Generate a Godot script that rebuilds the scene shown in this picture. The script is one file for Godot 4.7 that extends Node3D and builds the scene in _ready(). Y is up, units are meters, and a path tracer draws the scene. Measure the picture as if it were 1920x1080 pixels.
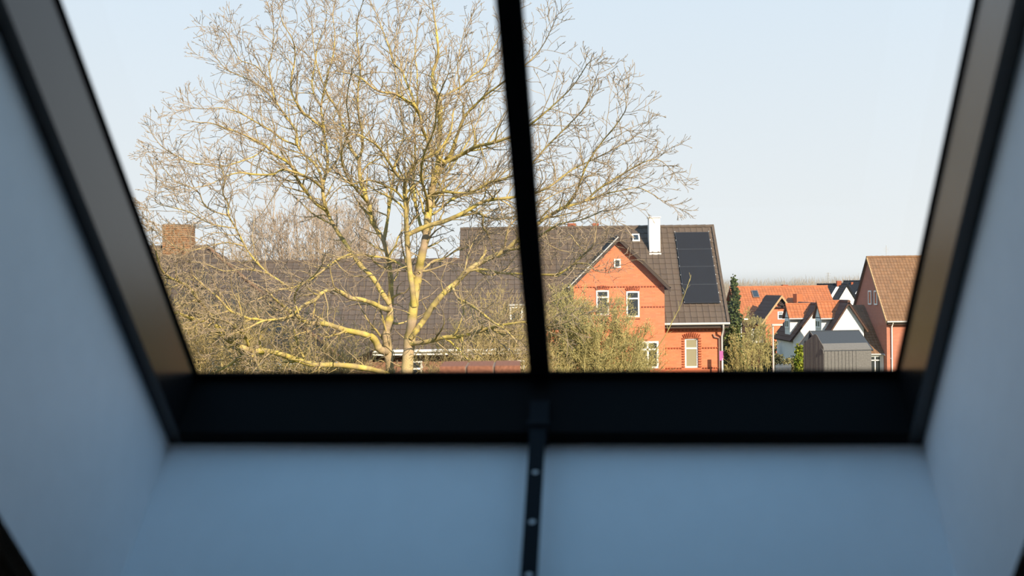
extends Node3D

# ---------------------------------------------------------------- constants
const F := 2200.0                      # focal length in pixels of the 1920 px wide frame
const EYE := Vector3(0, 7, 0)          # eye in an attic room, ground at y = 0
const ROLL := 0.65                     # the camera leans a little
var rng := RandomNumberGenerator.new()
var noise := FastNoiseLite.new()
var taken := {}
var M := {}
# the roof window's own axes: right, up the slope, out through the glass
var WR := Vector3(0.99536172, 0, 0.09620316)
var WV := Vector3(-0.06497194, 0.73748663, 0.67222921)
var WN := Vector3(0.07094855, 0.67536173, -0.73406596)
var WA := Vector3(0.02686141, -0.19668102, -1.6) + EYE
const SUN := Vector3(0.43, 0.45, 0.78)

# ---------------------------------------------------------------- mesh collector
class Acc:
	var v := PackedVector3Array()
	var n := PackedVector3Array()
	var c := PackedColorArray()
	var ix := PackedInt32Array()
	var tint := Color.WHITE
	func tri(a: Vector3, b: Vector3, d: Vector3) -> void:      # counter-clockwise seen from outside
		var m := (b - a).cross(d - a).normalized()
		var s := v.size()
		v.append(a); v.append(b); v.append(d)
		n.append(m); n.append(m); n.append(m)
		c.append(tint); c.append(tint); c.append(tint)
		ix.append(s); ix.append(s + 2); ix.append(s + 1)
	func quad(a: Vector3, b: Vector3, d: Vector3, e: Vector3) -> void:
		var m := (b - a).cross(d - a).normalized()
		var s := v.size()
		v.append(a); v.append(b); v.append(d); v.append(e)
		for k in 4:
			n.append(m); c.append(tint)
		ix.append(s); ix.append(s + 2); ix.append(s + 1)
		ix.append(s); ix.append(s + 3); ix.append(s + 2)
	func fan(p: Array) -> void:
		for k in range(1, p.size() - 1):
			tri(p[0], p[k], p[k + 1])
	func obox(o: Vector3, x: Vector3, y: Vector3, z: Vector3) -> void:     # corner o and three edges, right-handed
		quad(o, o + y, o + x + y, o + x)
		quad(o + z, o + x + z, o + x + y + z, o + y + z)
		quad(o, o + x, o + x + z, o + z)
		quad(o + y, o + y + z, o + x + y + z, o + x + y)
		quad(o, o + z, o + y + z, o + y)
		quad(o + x, o + x + y, o + x + y + z, o + x + z)
	func box(a: Vector3, b: Vector3) -> void:
		var lo := Vector3(minf(a.x, b.x), minf(a.y, b.y), minf(a.z, b.z))
		var hi := Vector3(maxf(a.x, b.x), maxf(a.y, b.y), maxf(a.z, b.z))
		var s := hi - lo
		obox(lo, Vector3(s.x, 0, 0), Vector3(0, s.y, 0), Vector3(0, 0, s.z))
	func prism(p: Array, e: Vector3) -> void:                   # polygon p counter-clockwise seen from the front, e points to the back
		fan(p)
		var q := []
		for k in range(p.size() - 1, -1, -1):
			q.append(p[k] + e)
		fan(q)
		for k in p.size():
			var a: Vector3 = p[k]
			var b: Vector3 = p[(k + 1) % p.size()]
			quad(b, a, a + e, b + e)
	func slab(a: Vector3, b: Vector3, d: Vector3, e: Vector3, th: float) -> void:    # top face counter-clockwise
		var m := (b - a).cross(d - a).normalized() * th
		prism([a, b, d, e], -m)
	func tube(p: PackedVector3Array, r: PackedFloat32Array, sides: int, cols: PackedColorArray, cap := false) -> void:
		var last := p.size() - 1
		var t := (p[1] - p[0]).normalized()
		var u := t.cross(Vector3.UP if absf(t.y) < 0.9 else Vector3.RIGHT).normalized()
		var s0 := v.size()
		for k in last + 1:
			if k > 0:
				t = (p[mini(k + 1, last)] - p[k - 1]).normalized()
				u = (u - t * u.dot(t)).normalized()
			var w := t.cross(u)
			for j in sides:
				var a := TAU * j / sides
				var d := u * cos(a) + w * sin(a)
				v.append(p[k] + d * r[k]); n.append(d); c.append(cols[k])
		for k in last:
			for j in sides:
				var a := s0 + k * sides + j
				var b := s0 + k * sides + (j + 1) % sides
				ix.append(a); ix.append(a + sides); ix.append(b)
				ix.append(b); ix.append(a + sides); ix.append(b + sides)
		if cap:
			for k in [0, last]:
				var s := v.size()
				var out := (p[0] - p[1]).normalized() if k == 0 else (p[last] - p[last - 1]).normalized()
				v.append(p[k]); n.append(out); c.append(cols[k])
				for j in sides:
					v.append(v[s0 + k * sides + j]); n.append(out); c.append(cols[k])
				for j in sides:
					ix.append(s)
					if k == 0:
						ix.append(s + 1 + j); ix.append(s + 1 + (j + 1) % sides)
					else:
						ix.append(s + 1 + (j + 1) % sides); ix.append(s + 1 + j)
	func pipe(a: Vector3, b: Vector3, r: float, sides := 8) -> void:
		tube(PackedVector3Array([a, b]), PackedFloat32Array([r, r]), sides, PackedColorArray([tint, tint]), true)
	func mesh() -> ArrayMesh:
		var arr := []
		arr.resize(Mesh.ARRAY_MAX)
		arr[Mesh.ARRAY_VERTEX] = v
		arr[Mesh.ARRAY_NORMAL] = n
		arr[Mesh.ARRAY_COLOR] = c
		arr[Mesh.ARRAY_INDEX] = ix
		var m := ArrayMesh.new()
		m.add_surface_from_arrays(Mesh.PRIMITIVE_TRIANGLES, arr)
		return m

# ---------------------------------------------------------------- helpers
func ray(px: float, py: float) -> Vector3:
	var a := deg_to_rad(ROLL)
	var x := px - 960.0
	var y := py - 540.0
	return Vector3((x * cos(a) - y * sin(a)) / F, -(x * sin(a) + y * cos(a)) / F, -1.0)

func pt(px: float, py: float, d: float) -> Vector3:            # a pixel's direction, followed to the depth d where the thing stands
	return EYE + ray(px, py) * d

func numbered(called: String) -> String:
	if not taken.has(called):
		taken[called] = 0
		return called
	taken[called] += 1
	return "%s_%03d" % [called, taken[called]]

func tag(o: Node3D, label: String, category: String, group := "", kind := "") -> void:
	if label: o.set_meta("label", label)
	if category: o.set_meta("category", category)
	if group: o.set_meta("group", group)
	if kind: o.set_meta("kind", kind)

func thing(called: String, label: String, category: String, at := Vector3.ZERO, group := "") -> Node3D:
	var o := Node3D.new()
	o.name = numbered(called)
	add_child(o)
	o.position = at
	tag(o, label, category, group)
	return o

func part(called: String, acc: Acc, mat: Material, parent: Node3D = self, kind := "") -> MeshInstance3D:
	var o := MeshInstance3D.new()
	o.name = numbered(called) if parent == self else called
	# meshes are collected in world coordinates: bring them into the axes of the thing
	var top: Node3D = parent
	var off := Vector3.ZERO
	while top != self:
		off += top.position
		top = top.get_parent()
	if off != Vector3.ZERO:
		for k in acc.v.size():
			acc.v[k] -= off
	o.mesh = acc.mesh()
	o.material_override = null
	o.mesh.surface_set_material(0, mat)
	parent.add_child(o, true)
	if kind: o.set_meta("kind", kind)
	return o

func structure(called: String, acc: Acc, mat: Material, label := "", category := "") -> MeshInstance3D:
	var o := part(called, acc, mat)
	tag(o, label, category, "", "structure")
	return o

func offset_of(parent: Node3D) -> Vector3:
	var off := Vector3.ZERO
	var top: Node3D = parent
	while top != self:
		off += top.position
		top = top.get_parent()
	return off

func many(called: String, mesh: Mesh, where: Array, cols: PackedColorArray, parent: Node3D) -> MultiMeshInstance3D:
	var mm := MultiMesh.new()
	mm.transform_format = MultiMesh.TRANSFORM_3D
	mm.use_colors = cols.size() > 0
	mm.mesh = mesh
	mm.instance_count = where.size()
	var off := offset_of(parent)
	for k in where.size():
		var t: Transform3D = where[k]
		t.origin -= off
		mm.set_instance_transform(k, t)
		if cols.size(): mm.set_instance_color(k, cols[k])
	var o := MultiMeshInstance3D.new()
	o.name = called
	o.multimesh = mm
	parent.add_child(o, true)
	o.set_meta("kind", "stuff")
	return o

func lin(r: float, g: float, b: float) -> Color:
	return Color(r, g, b).linear_to_srgb()

func mat(called: String, col: Color, rough := 0.8, spec := 0.5) -> StandardMaterial3D:
	var m := StandardMaterial3D.new()
	m.resource_name = called
	m.albedo_color = col
	m.roughness = rough
	m.metallic_specular = spec
	M[called] = m
	return m

func noise_tex(freq: float, a: Color, b: Color, seed_ := 1, size := 512, oct := 4) -> NoiseTexture2D:
	var f := FastNoiseLite.new()
	f.seed = seed_
	f.frequency = freq
	f.fractal_octaves = oct
	var t := NoiseTexture2D.new()
	t.width = size
	t.height = size
	t.seamless = true
	t.noise = f
	var g := Gradient.new()
	g.set_color(0, a)
	g.set_color(1, b)
	t.color_ramp = g
	return t

func grainy(m: StandardMaterial3D, freq: float, lo: float, hi: float, metres: float, seed_ := 1) -> StandardMaterial3D:
	m.albedo_texture = noise_tex(freq, Color(lo, lo, lo), Color(hi, hi, hi), seed_)
	m.uv1_triplanar = true
	m.uv1_world_triplanar = true
	m.uv1_scale = Vector3.ONE / metres
	return m

func brick_mat(called: String, base: Color, joint: Color, metres := 2.08) -> StandardMaterial3D:
	# far brickwork, each course about three pixels: only the colour of bricks and joints
	var m := mat(called, Color.WHITE, 0.9, 0.3)
	var im := Image.create(416, 416, false, Image.FORMAT_RGB8)
	var r := RandomNumberGenerator.new()
	r.seed = hash(called)
	im.fill(joint)
	for row in 26:
		for k in 9:
			var x := k * 52 + (26 if row % 2 else 0)
			var f := r.randf_range(0.95, 1.04)
			var warm := r.randf_range(-0.008, 0.008)
			var col := Color(base.r * f + warm, base.g * f, base.b * f - warm)
			im.fill_rect(Rect2i(x % 416, row * 16 + 1, 50, 14), col)
			if x + 50 > 416:
				im.fill_rect(Rect2i(0, row * 16 + 1, x + 50 - 416, 14), col)
	m.albedo_texture = ImageTexture.create_from_image(im)
	m.uv1_triplanar = true
	m.uv1_world_triplanar = true
	m.uv1_triplanar_sharpness = 4.0
	m.uv1_scale = Vector3.ONE / metres
	return m

func make_materials() -> void:
	grainy(mat("lining", lin(0.86, 0.87, 0.90), 0.85, 0.3), 0.02, 0.98, 1.0, 0.6)
	mat("frame_black", lin(0.006, 0.0065, 0.008), 0.22, 0.55)
	mat("rubber", lin(0.008, 0.008, 0.0085), 0.8, 0.15)
	mat("bar_steel", lin(0.010, 0.011, 0.014), 0.6, 0.2)
	var g := mat("window_glass", Color(1, 1, 1, 0.04), 0.0, 0.5)
	g.transparency = BaseMaterial3D.TRANSPARENCY_ALPHA
	grainy(mat("plaster", lin(0.62, 0.60, 0.58), 0.9, 0.2), 0.02, 0.9, 1.0, 1.0)
	grainy(mat("floorboard", lin(0.22, 0.13, 0.07), 0.6, 0.4), 0.01, 0.7, 1.0, 1.0)
	grainy(mat("grass", lin(0.16, 0.19, 0.06), 1.0, 0.2), 0.03, 0.55, 1.0, 9.0)
	brick_mat("brick", Color(0.80, 0.47, 0.345), Color(0.71, 0.42, 0.31))
	brick_mat("brick_brown", Color(0.50, 0.37, 0.30), Color(0.52, 0.43, 0.37))
	brick_mat("brick_pink", Color(0.69, 0.45, 0.37), Color(0.68, 0.51, 0.44))
	grainy(mat("beige_render", lin(0.46, 0.40, 0.30), 0.9, 0.2), 0.02, 0.9, 1.0, 2.0)
	grainy(mat("brick_red", lin(0.40, 0.12, 0.06), 0.9, 0.3), 0.05, 0.75, 1.0, 0.5)
	grainy(mat("brick_tan", lin(0.34, 0.19, 0.10), 0.9, 0.3), 0.05, 0.75, 1.0, 0.5)
	grainy(mat("brick_worn", lin(0.32, 0.14, 0.09), 0.9, 0.3), 0.05, 0.7, 1.0, 0.4)
	mat("mortar", lin(0.30, 0.24, 0.19), 0.95, 0.2)
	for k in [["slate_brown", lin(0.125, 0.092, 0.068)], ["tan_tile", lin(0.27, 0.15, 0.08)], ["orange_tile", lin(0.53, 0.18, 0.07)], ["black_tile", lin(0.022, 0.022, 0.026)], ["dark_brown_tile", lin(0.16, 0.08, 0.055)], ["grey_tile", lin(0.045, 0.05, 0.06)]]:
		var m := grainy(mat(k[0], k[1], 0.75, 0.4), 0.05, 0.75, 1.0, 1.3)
		m.vertex_color_use_as_albedo = true
	mat("white_paint", lin(0.80, 0.78, 0.74), 0.6, 0.4)
	grainy(mat("white_render", lin(0.80, 0.78, 0.75), 0.9, 0.2), 0.02, 0.94, 1.0, 2.0)
	mat("zinc", lin(0.42, 0.42, 0.42), 0.45, 0.5)
	mat("zinc_dark", lin(0.20, 0.14, 0.12), 0.6, 0.5)
	mat("panel_black", lin(0.018, 0.017, 0.019), 0.45, 0.3)
	mat("panel_edge", lin(0.05, 0.05, 0.055), 0.4, 0.5)
	mat("pane_dark", lin(0.03, 0.035, 0.04), 0.08, 0.6)
	mat("curtain", lin(0.26, 0.24, 0.16), 0.9, 0.2)
	mat("wood_dark", lin(0.06, 0.045, 0.038), 0.8, 0.3)
	grainy(mat("wood_grey", lin(0.20, 0.195, 0.19), 0.85, 0.3), 0.03, 0.7, 1.0, 1.2)
	mat("wood_tan", lin(0.42, 0.28, 0.15), 0.8, 0.3)
	mat("felt_roof", lin(0.045, 0.055, 0.07), 0.9, 0.3)
	mat("steel_pole", lin(0.45, 0.45, 0.44), 0.5, 0.5)
	mat("sign_purple", lin(0.36, 0.09, 0.28), 0.6, 0.4)
	mat("sign_white", lin(0.75, 0.75, 0.75), 0.6, 0.4)
	var b := grainy(mat("bark", Color.WHITE, 0.95, 0.2), 0.035, 0.78, 1.0, 0.7, 9)
	var bn := noise_tex(0.05, Color.BLACK, Color.WHITE, 4)
	bn.as_normal_map = true
	bn.bump_strength = 5.0
	b.normal_enabled = true
	b.normal_texture = bn
	b.normal_scale = 0.8
	b.vertex_color_use_as_albedo = true
	var l := mat("foliage", Color.WHITE, 0.8, 0.3)
	l.vertex_color_use_as_albedo = true
	l.backlight_enabled = true
	l.backlight = Color(0.25, 0.25, 0.25)

func _ready() -> void:
	rng.seed = 7
	noise.seed = 5
	noise.frequency = 1.0
	# ------------------------------------------------------------ camera, sky, sun, exposure
	var cam := Camera3D.new()
	cam.name = "camera"
	cam.position = EYE
	cam.rotation_degrees = Vector3(0, 0, -ROLL)
	cam.near = 0.05
	cam.far = 4000.0
	cam.fov = rad_to_deg(2.0 * atan(540.0 / F))
	var lens := CameraAttributesPhysical.new()
	lens.frustum_focal_length = 24.0 * F / 1080.0
	lens.frustum_focus_distance = 38.0
	lens.frustum_near = 0.05
	lens.frustum_far = 4000.0
	lens.exposure_aperture = 5.4
	cam.attributes = lens
	add_child(cam)
	cam.fov = rad_to_deg(2.0 * atan(540.0 / F))
	cam.current = true
	var env := Environment.new()
	env.background_mode = Environment.BG_SKY
	env.tonemap_mode = Environment.TONE_MAPPER_LINEAR
	env.tonemap_exposure = 1.06
	env.sdfgi_enabled = true
	env.ssao_enabled = true
	env.ssil_enabled = true
	var sky := Sky.new()
	var sm := ProceduralSkyMaterial.new()
	sm.sky_top_color = lin(0.27, 0.66, 1.10)
	sm.sky_horizon_color = lin(0.86, 0.89, 0.885)
	sm.sky_curve = 0.60
	sm.ground_horizon_color = lin(0.30, 0.29, 0.25)
	sm.ground_bottom_color = lin(0.20, 0.20, 0.16)
	sm.sun_angle_max = 1.0
	sky.sky_material = sm
	env.sky = sky
	var we := WorldEnvironment.new()
	we.name = "environment"
	we.environment = env
	add_child(we)
	var sun := DirectionalLight3D.new()
	sun.name = "sun"
	add_child(sun)
	sun.look_at_from_position(SUN * 50.0, Vector3.ZERO)
	sun.light_color = lin(1.0, 0.84, 0.62)
	sun.light_energy = 2.7
	sun.light_angular_distance = 0.6
	sun.shadow_enabled = true
	make_materials()
	build_room()
	build_ground()
	build_brick_house()
	build_hip_house()
	build_tan_house()
	build_orange_house()
	build_white_houses()
	build_shed()
	build_walnut()
	build_plants()
	build_street()

# ================================================================ the attic room and its roof window
func w(u: float, vv: float, nn: float) -> Vector3:
	return WA + WR * u + WV * vv + WN * nn

func wbox(acc: Acc, u0: float, u1: float, v0: float, v1: float, n0: float, n1: float) -> void:
	acc.obox(w(u0, v0, n1), WR * (u1 - u0), WV * (v1 - v0), -WN * (n1 - n0))

func build_room() -> void:
	var VT := 1.22            # head of the window
	# sloping ceiling with the opening, from the room face to the outer roof
	var a := Acc.new()
	wbox(a, -2.4, -0.545, -1.3, 2.05, -0.285, 0.04)
	wbox(a, 0.545, 2.4, -1.3, 2.05, -0.285, 0.04)
	wbox(a, -0.545, 0.545, -1.3, -0.05, -0.285, 0.04)
	wbox(a, -0.545, 0.545, VT + 0.05, 2.05, -0.285, 0.04)
	structure("ceiling", a, M.plaster, "sloping attic ceiling around the roof window", "ceiling")
	var lab := ["white painted lining board on the left of the roof window", "white painted lining board on the right of the roof window", "white painted lining board below the roof window", "white painted lining board above the roof window"]
	for k in 4:
		a = Acc.new()
		if k == 0: wbox(a, -0.545, -0.52, -0.05, VT + 0.05, -0.345, 0.0)
		if k == 1: wbox(a, 0.52, 0.545, -0.05, VT + 0.05, -0.325, 0.0)
		if k == 2: wbox(a, -0.52, 0.52, -0.05, -0.026, -0.31, 0.0)
		if k == 3: wbox(a, -0.52, 0.52, VT + 0.026, VT + 0.05, -0.31, 0.0)
		structure("trim_%d" % (k + 1), a, M.lining, lab[k], "lining")
	# the window: frame, seals, mullion, two panes, perforated stay bar
	var win := Node3D.new()
	win.name = "window_1"
	add_child(win)
	win.position = w(0, 0, 0)
	tag(win, "black framed two pane roof window with a perforated stay bar", "window", "", "structure")
	for k in 4:
		a = Acc.new()
		if k == 0: wbox(a, -0.545, -0.50, -0.05, VT + 0.05, 0.0, 0.10)
		if k == 1: wbox(a, 0.50, 0.545, -0.05, VT + 0.05, 0.0, 0.10)
		if k == 2: wbox(a, -0.50, 0.50, -0.05, 0.0, 0.0, 0.10)
		if k == 3: wbox(a, -0.50, 0.50, VT, VT + 0.05, 0.0, 0.10)
		part("frame_bar", a, M.rubber if k == 2 else M.frame_black, win)
	for k in 4:
		a = Acc.new()
		if k == 0: wbox(a, -0.545, -0.496, -0.05, VT + 0.05, 0.10, 0.104)
		if k == 1: wbox(a, 0.496, 0.545, -0.05, VT + 0.05, 0.10, 0.104)
		if k == 2: wbox(a, -0.496, 0.496, -0.05, 0.0115, 0.10, 0.104)
		if k == 3: wbox(a, -0.496, 0.496, VT - 0.01, VT + 0.05, 0.10, 0.104)
		part("glazing_seal", a, M.rubber, win)
	a = Acc.new()
	wbox(a, -0.009, 0.020, 0.0115, VT - 0.01, 0.090, 0.104)
	part("mullion", a, M.rubber, win)
	for s in [[-0.496, -0.009], [0.020, 0.496]]:
		a = Acc.new()
		a.quad(w(s[0], 0.0115, 0.102), w(s[0], VT - 0.01, 0.102), w(s[1], VT - 0.01, 0.102), w(s[1], 0.0115, 0.102))
		part("pane", a, M.window_glass, win)
	# bracket on the lower frame bar, then the flat bar with its row of holes lying along the lining
	a = Acc.new()
	wbox(a, -0.006, 0.020, 0.0, 0.008, 0.0, 0.05)
	wbox(a, -0.006, 0.020, -0.022, 0.012, -0.006, 0.0)
	part("bracket", a, M.bar_steel, win)
	a = Acc.new()
	a.pipe(w(-0.009, 0.010, 0.004), w(0.023, 0.010, 0.004), 0.005, 12)
	part("hinge_pin", a, M.bar_steel, win)
	part("stay_bar", stay_bar(), M.bar_steel, win)
	# the rest of the room, closed round the camera
	var r := Vector3(WR.x, 0, WR.z)
	var fwd := Vector3(WR.z, 0, -WR.x)
	var foot := w(0, -1.25, -0.30)         # where the slope meets the knee wall
	var head := w(0, 2.0, -0.30)
	var back := head - fwd * 3.2
	var yf := 5.3
	a = Acc.new()
	a.obox(Vector3(foot.x, yf - 0.2, foot.z) - r * 2.4 + fwd * 0.3, r * 4.8, Vector3(0, 0.2, 0), -fwd * ((foot - back).dot(fwd) + 0.5))
	structure("floor", a, M.floorboard, "brown attic floor", "floor")
	a = Acc.new()
	a.obox(Vector3(foot.x, yf, foot.z) - r * 2.4 + fwd * 0.3, r * 4.8, Vector3(0, foot.y - yf + 0.15, 0), -fwd * 0.3)
	structure("wall_front", a, M.plaster, "low knee wall under the slope", "wall")
	a = Acc.new()
	a.obox(Vector3(back.x, yf, back.z) - r * 2.4, r * 4.8, Vector3(0, head.y - yf + 0.2, 0), -fwd * 0.2)
	structure("wall_back", a, M.plaster, "plain back wall of the attic", "wall")
	a = Acc.new()
	a.obox(head - r * 2.4 + fwd * 0.3, r * 4.8, Vector3(0, 0.2, 0), -fwd * 3.5)
	structure("ceiling_001", a, M.plaster, "flat attic ceiling above the slope", "ceiling")
	for s in [-1, 1]:
		a = Acc.new()
		var o: Vector3 = Vector3(foot.x, yf, foot.z) + r * (2.4 * s) + fwd * 0.35
		var e: Vector3 = r * (0.2 * s)
		var p0 := o
		var p1 := o - fwd * ((foot - back).dot(fwd) + 0.55)
		var h := Vector3(0, head.y - yf + 0.2, 0)
		if s == 1: a.prism([p0, p0 + h, p1 + h, p1], e)
		else: a.prism([p0, p1, p1 + h, p0 + h], e)
		structure("wall_left" if s < 0 else "wall_right", a, M.plaster, "plain %s wall of the attic" % ("left" if s < 0 else "right"), "wall")

func stay_bar() -> Acc:
	var a := Acc.new()
	var wid := 0.0105
	var hole := 0.0046
	var cx := 0.007
	var top := 0.012
	var th := 0.004
	# a strip in the (u, n) plane; n runs from the bracket into the room
	var marks := [0.0, -0.038, -0.117, -0.195, -0.273, -0.351, -0.43]
	var holes := [-0.077, -0.156, -0.234, -0.312, -0.39]
	var P := func(u: float, nn: float, low: bool) -> Vector3: return w(cx + u, top - (th if low else 0.0), nn)
	for k in marks.size() - 1:
		var n0: float = marks[k]
		var n1: float = marks[k + 1]
		if k == 0:
			a.quad(P.call(-wid, n0, false), P.call(-wid, n1, false), P.call(wid, n1, false), P.call(wid, n0, false))
			a.quad(P.call(-wid, n0, true), P.call(wid, n0, true), P.call(wid, n1, true), P.call(-wid, n1, true))
		else:
			var hn: float = holes[k - 1]
			var cnt := 24
			for j in cnt:
				var q := []
				for low in [false, true]:
					for jj in [j, j + 1]:
						var an: float = TAU * jj / cnt
						var du := cos(an)
						var dn := sin(an)
						var inner: Vector3 = P.call(du * hole, hn + dn * hole, low)
						# the ray from the hole's centre out to the edge of this length of bar
						var tu: float = wid / maxf(absf(du), 1e-6)
						var tn: float = ((n0 - hn) if dn > 0 else (hn - n1)) / maxf(absf(dn), 1e-6)
						var tt := minf(tu, tn)
						q.append(inner)
						q.append(P.call(du * tt, hn + dn * tt, low))
				a.quad(q[0], q[2], q[3], q[1])
				a.quad(q[4], q[5], q[7], q[6])
				a.quad(q[0], q[4], q[6], q[2])
		for s in [-1, 1]:
			a.quad(P.call(wid * s, n0, true), P.call(wid * s, n0, false), P.call(wid * s, n1, false), P.call(wid * s, n1, true))
	a.quad(P.call(-wid, 0.0, true), P.call(-wid, 0.0, false), P.call(wid, 0.0, false), P.call(wid, 0.0, true))
	return a

func build_ground() -> void:
	var a := Acc.new()
	a.box(Vector3(-900, -1, 60), Vector3(900, 0, -1600))
	structure("ground", a, M.grass, "grassy ground around the houses", "ground")

# ================================================================ roofs
func tile_mesh(tw: float, tl: float) -> Acc:
	# x along the eave, y up the slope, z out of the roof: a pan, a roll, a front edge
	var a := Acc.new()
	var prof := [[-0.5, 0.020], [-0.34, 0.040], [-0.16, 0.020], [0.2, 0.014], [0.5, 0.016]]
	var l := tl * 1.12
	for k in prof.size() - 1:
		var x0: float = prof[k][0] * tw
		var x1: float = prof[k + 1][0] * tw
		var z0: float = prof[k][1]
		var z1: float = prof[k + 1][1]
		a.quad(Vector3(x0, 0, z0 + 0.022), Vector3(x1, 0, z1 + 0.022), Vector3(x1, l, z1), Vector3(x0, l, z0))
		a.quad(Vector3(x0, 0, -0.004), Vector3(x1, 0, -0.004), Vector3(x1, 0, z1 + 0.022), Vector3(x0, 0, z0 + 0.022))
	return a

func roof(parent: Node3D, base: String, el: Vector3, er: Vector3, rr: Vector3, rl: Vector3, tw: float, tl: float, singles := 0, focus := Vector3.ZERO) -> MeshInstance3D:
	# a roof plane from its eave (left, right seen from outside) to its ridge, laid with tiles; the first singles are parts
	var m: StandardMaterial3D = M[base]
	var a := Acc.new()
	a.slab(el, er, rr, rl, 0.10)
	a.c.fill(Color(0.6, 0.6, 0.6))
	var o := part("roof_plane", a, m, parent)
	var x := (er - el).normalized()
	var nrm := (er - el).cross(rl - el).normalized()
	var y := nrm.cross(x)
	var poly := PackedVector2Array()
	for q in [el, er, rr, rl]:
		poly.append(Vector2((q - el).dot(x), (q - el).dot(y)))
	var top := maxf(poly[2].y, poly[3].y)
	var rows := int(ceil((top - 0.02) / tl))
	var low := minf(poly[0].x, poly[3].x)
	var high := maxf(poly[1].x, poly[2].x)
	var cols := int(round((high - low) / tw))
	var step := (high - low) / cols
	var spots := []
	for rw in rows:
		for k in cols:
			var s := low + (k + 0.5) * step
			var t := rw * tl
			if t + tl > top: t = top - tl
			if Geometry2D.is_point_in_polygon(Vector2(s, t + tl * 0.5), poly):
				spots.append(Transform3D(Basis(x * (step / tw), y, nrm), el + x * s + y * t + nrm * rng.randf_range(0.0, 0.006)))
	var tm := tile_mesh(tw, tl).mesh()
	tm.surface_set_material(0, m)
	if singles > 0:
		spots.sort_custom(func(p, q): return p.origin.distance_squared_to(focus) < q.origin.distance_squared_to(focus))
		var variants := []
		for k in 5:
			var ac := tile_mesh(tw, tl)
			ac.c.fill(tile_tint())
			var vm := ac.mesh()
			vm.surface_set_material(0, m)
			variants.append(vm)
		var off := offset_of(o)
		for k in mini(singles, spots.size()):
			var t := MeshInstance3D.new()
			t.name = "tile" if k == 0 else "tile_%03d" % k
			t.mesh = variants[rng.randi() % 5]
			var tr: Transform3D = spots[k]
			tr.origin -= off
			t.transform = tr
			o.add_child(t, true)
	var rest := spots.slice(singles)
	if rest.size():
		var tints := PackedColorArray()
		for k in rest.size(): tints.append(tile_tint())
		many("tile_field", tm, rest, tints, o)
	return o

func tile_tint() -> Color:
	var f := rng.randf_range(0.86, 1.1)
	var wv := rng.randf_range(-0.03, 0.03)
	return Color(f + wv, f, f - wv)

func ridge_caps(parent: Node3D, a: Vector3, b: Vector3, base: String, r := 0.11, called := "ridge_tile", piece := 0.42) -> void:
	var n_ := maxi(1, int(round(a.distance_to(b) / piece)))
	for k in n_:
		var p := a.lerp(b, float(k) / n_)
		var q := a.lerp(b, (k + 1.06) / n_)
		var ac := Acc.new()
		ac.tint = tile_tint()
		var up := Vector3(0, r * 0.25, 0)
		ac.tube(PackedVector3Array([p, q + up]), PackedFloat32Array([r, r * 0.94]), 10, PackedColorArray([ac.tint, ac.tint]), true)
		part(called, ac, M[base], parent)

func window(parent: Node3D, o: Vector3, x: Vector3, y: Vector3, z: Vector3, lights := 1, transom := 0.0, fw := 0.07, pane := "pane_dark", frame := "white_paint") -> MeshInstance3D:
	# o lower left corner on the wall, x and y its edges, z outwards (unit)
	var a := Acc.new()
	var xu := x.normalized()
	var yu := y.normalized()
	var wd := x.length()
	var ht := y.length()
	var d := z * 0.05
	var bar := func(x0: float, y0: float, x1: float, y1: float): a.obox(o + xu * x0 + yu * y0, xu * (x1 - x0), yu * (y1 - y0), d)
	bar.call(0.0, 0.0, wd, fw)
	bar.call(0.0, ht - fw, wd, ht)
	bar.call(0.0, fw, fw, ht - fw)
	bar.call(wd - fw, fw, wd, ht - fw)
	for k in range(1, lights):
		var c := wd * k / lights
		bar.call(c - fw * 0.5, fw, c + fw * 0.5, ht - fw)
	if transom > 0.0:
		bar.call(fw, ht * transom - fw * 0.5, wd - fw, ht * transom + fw * 0.5)
	var f := part("window", a, M[frame], parent)
	var ys := [fw, ht - fw]
	if transom > 0.0: ys = [fw, ht * transom - fw * 0.5, ht * transom + fw * 0.5, ht - fw]
	for k in lights:
		for j in range(0, ys.size(), 2):
			var p := Acc.new()
			var x0 := wd * k / lights + fw * (1.0 if k == 0 else 0.5)
			var x1 := wd * (k + 1) / lights - fw * (1.0 if k == lights - 1 else 0.5)
			p.obox(o + xu * x0 + yu * ys[j] + z * 0.012, xu * (x1 - x0), yu * (ys[j + 1] - ys[j]), z * 0.012)
			part("pane", p, M[pane], f)
	return f

func wall_holes(a: Acc, o: Vector3, x: Vector3, y: Vector3, z: Vector3, wd: float, ht: float, holes: Array, depth: float) -> void:
	var xs := [0.0, wd]
	var ys := [0.0, ht]
	for h in holes:
		xs.append(h[0]); xs.append(h[2]); ys.append(h[1]); ys.append(h[3])
	xs.sort()
	ys.sort()
	for i in xs.size() - 1:
		for j in ys.size() - 1:
			if xs[i + 1] - xs[i] < 1e-5 or ys[j + 1] - ys[j] < 1e-5: continue
			var mx: float = (xs[i] + xs[i + 1]) / 2
			var my: float = (ys[j] + ys[j + 1]) / 2
			var open := false
			for h in holes:
				if mx > h[0] and mx < h[2] and my > h[1] and my < h[3]: open = true
			if not open:
				a.quad(o + x * xs[i] + y * ys[j], o + x * xs[i + 1] + y * ys[j], o + x * xs[i + 1] + y * ys[j + 1], o + x * xs[i] + y * ys[j + 1])
	for h in holes:
		var c := [o + x * h[0] + y * h[1], o + x * h[2] + y * h[1], o + x * h[2] + y * h[3], o + x * h[0] + y * h[3]]
		for k in 4:
			var p: Vector3 = c[k]
			var q: Vector3 = c[(k + 1) % 4]
			a.quad(p, q, q - z * depth, p - z * depth)

const X := Vector3(1, 0, 0)
const Y := Vector3(0, 1, 0)
const Z := Vector3(0, 0, 1)

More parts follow.
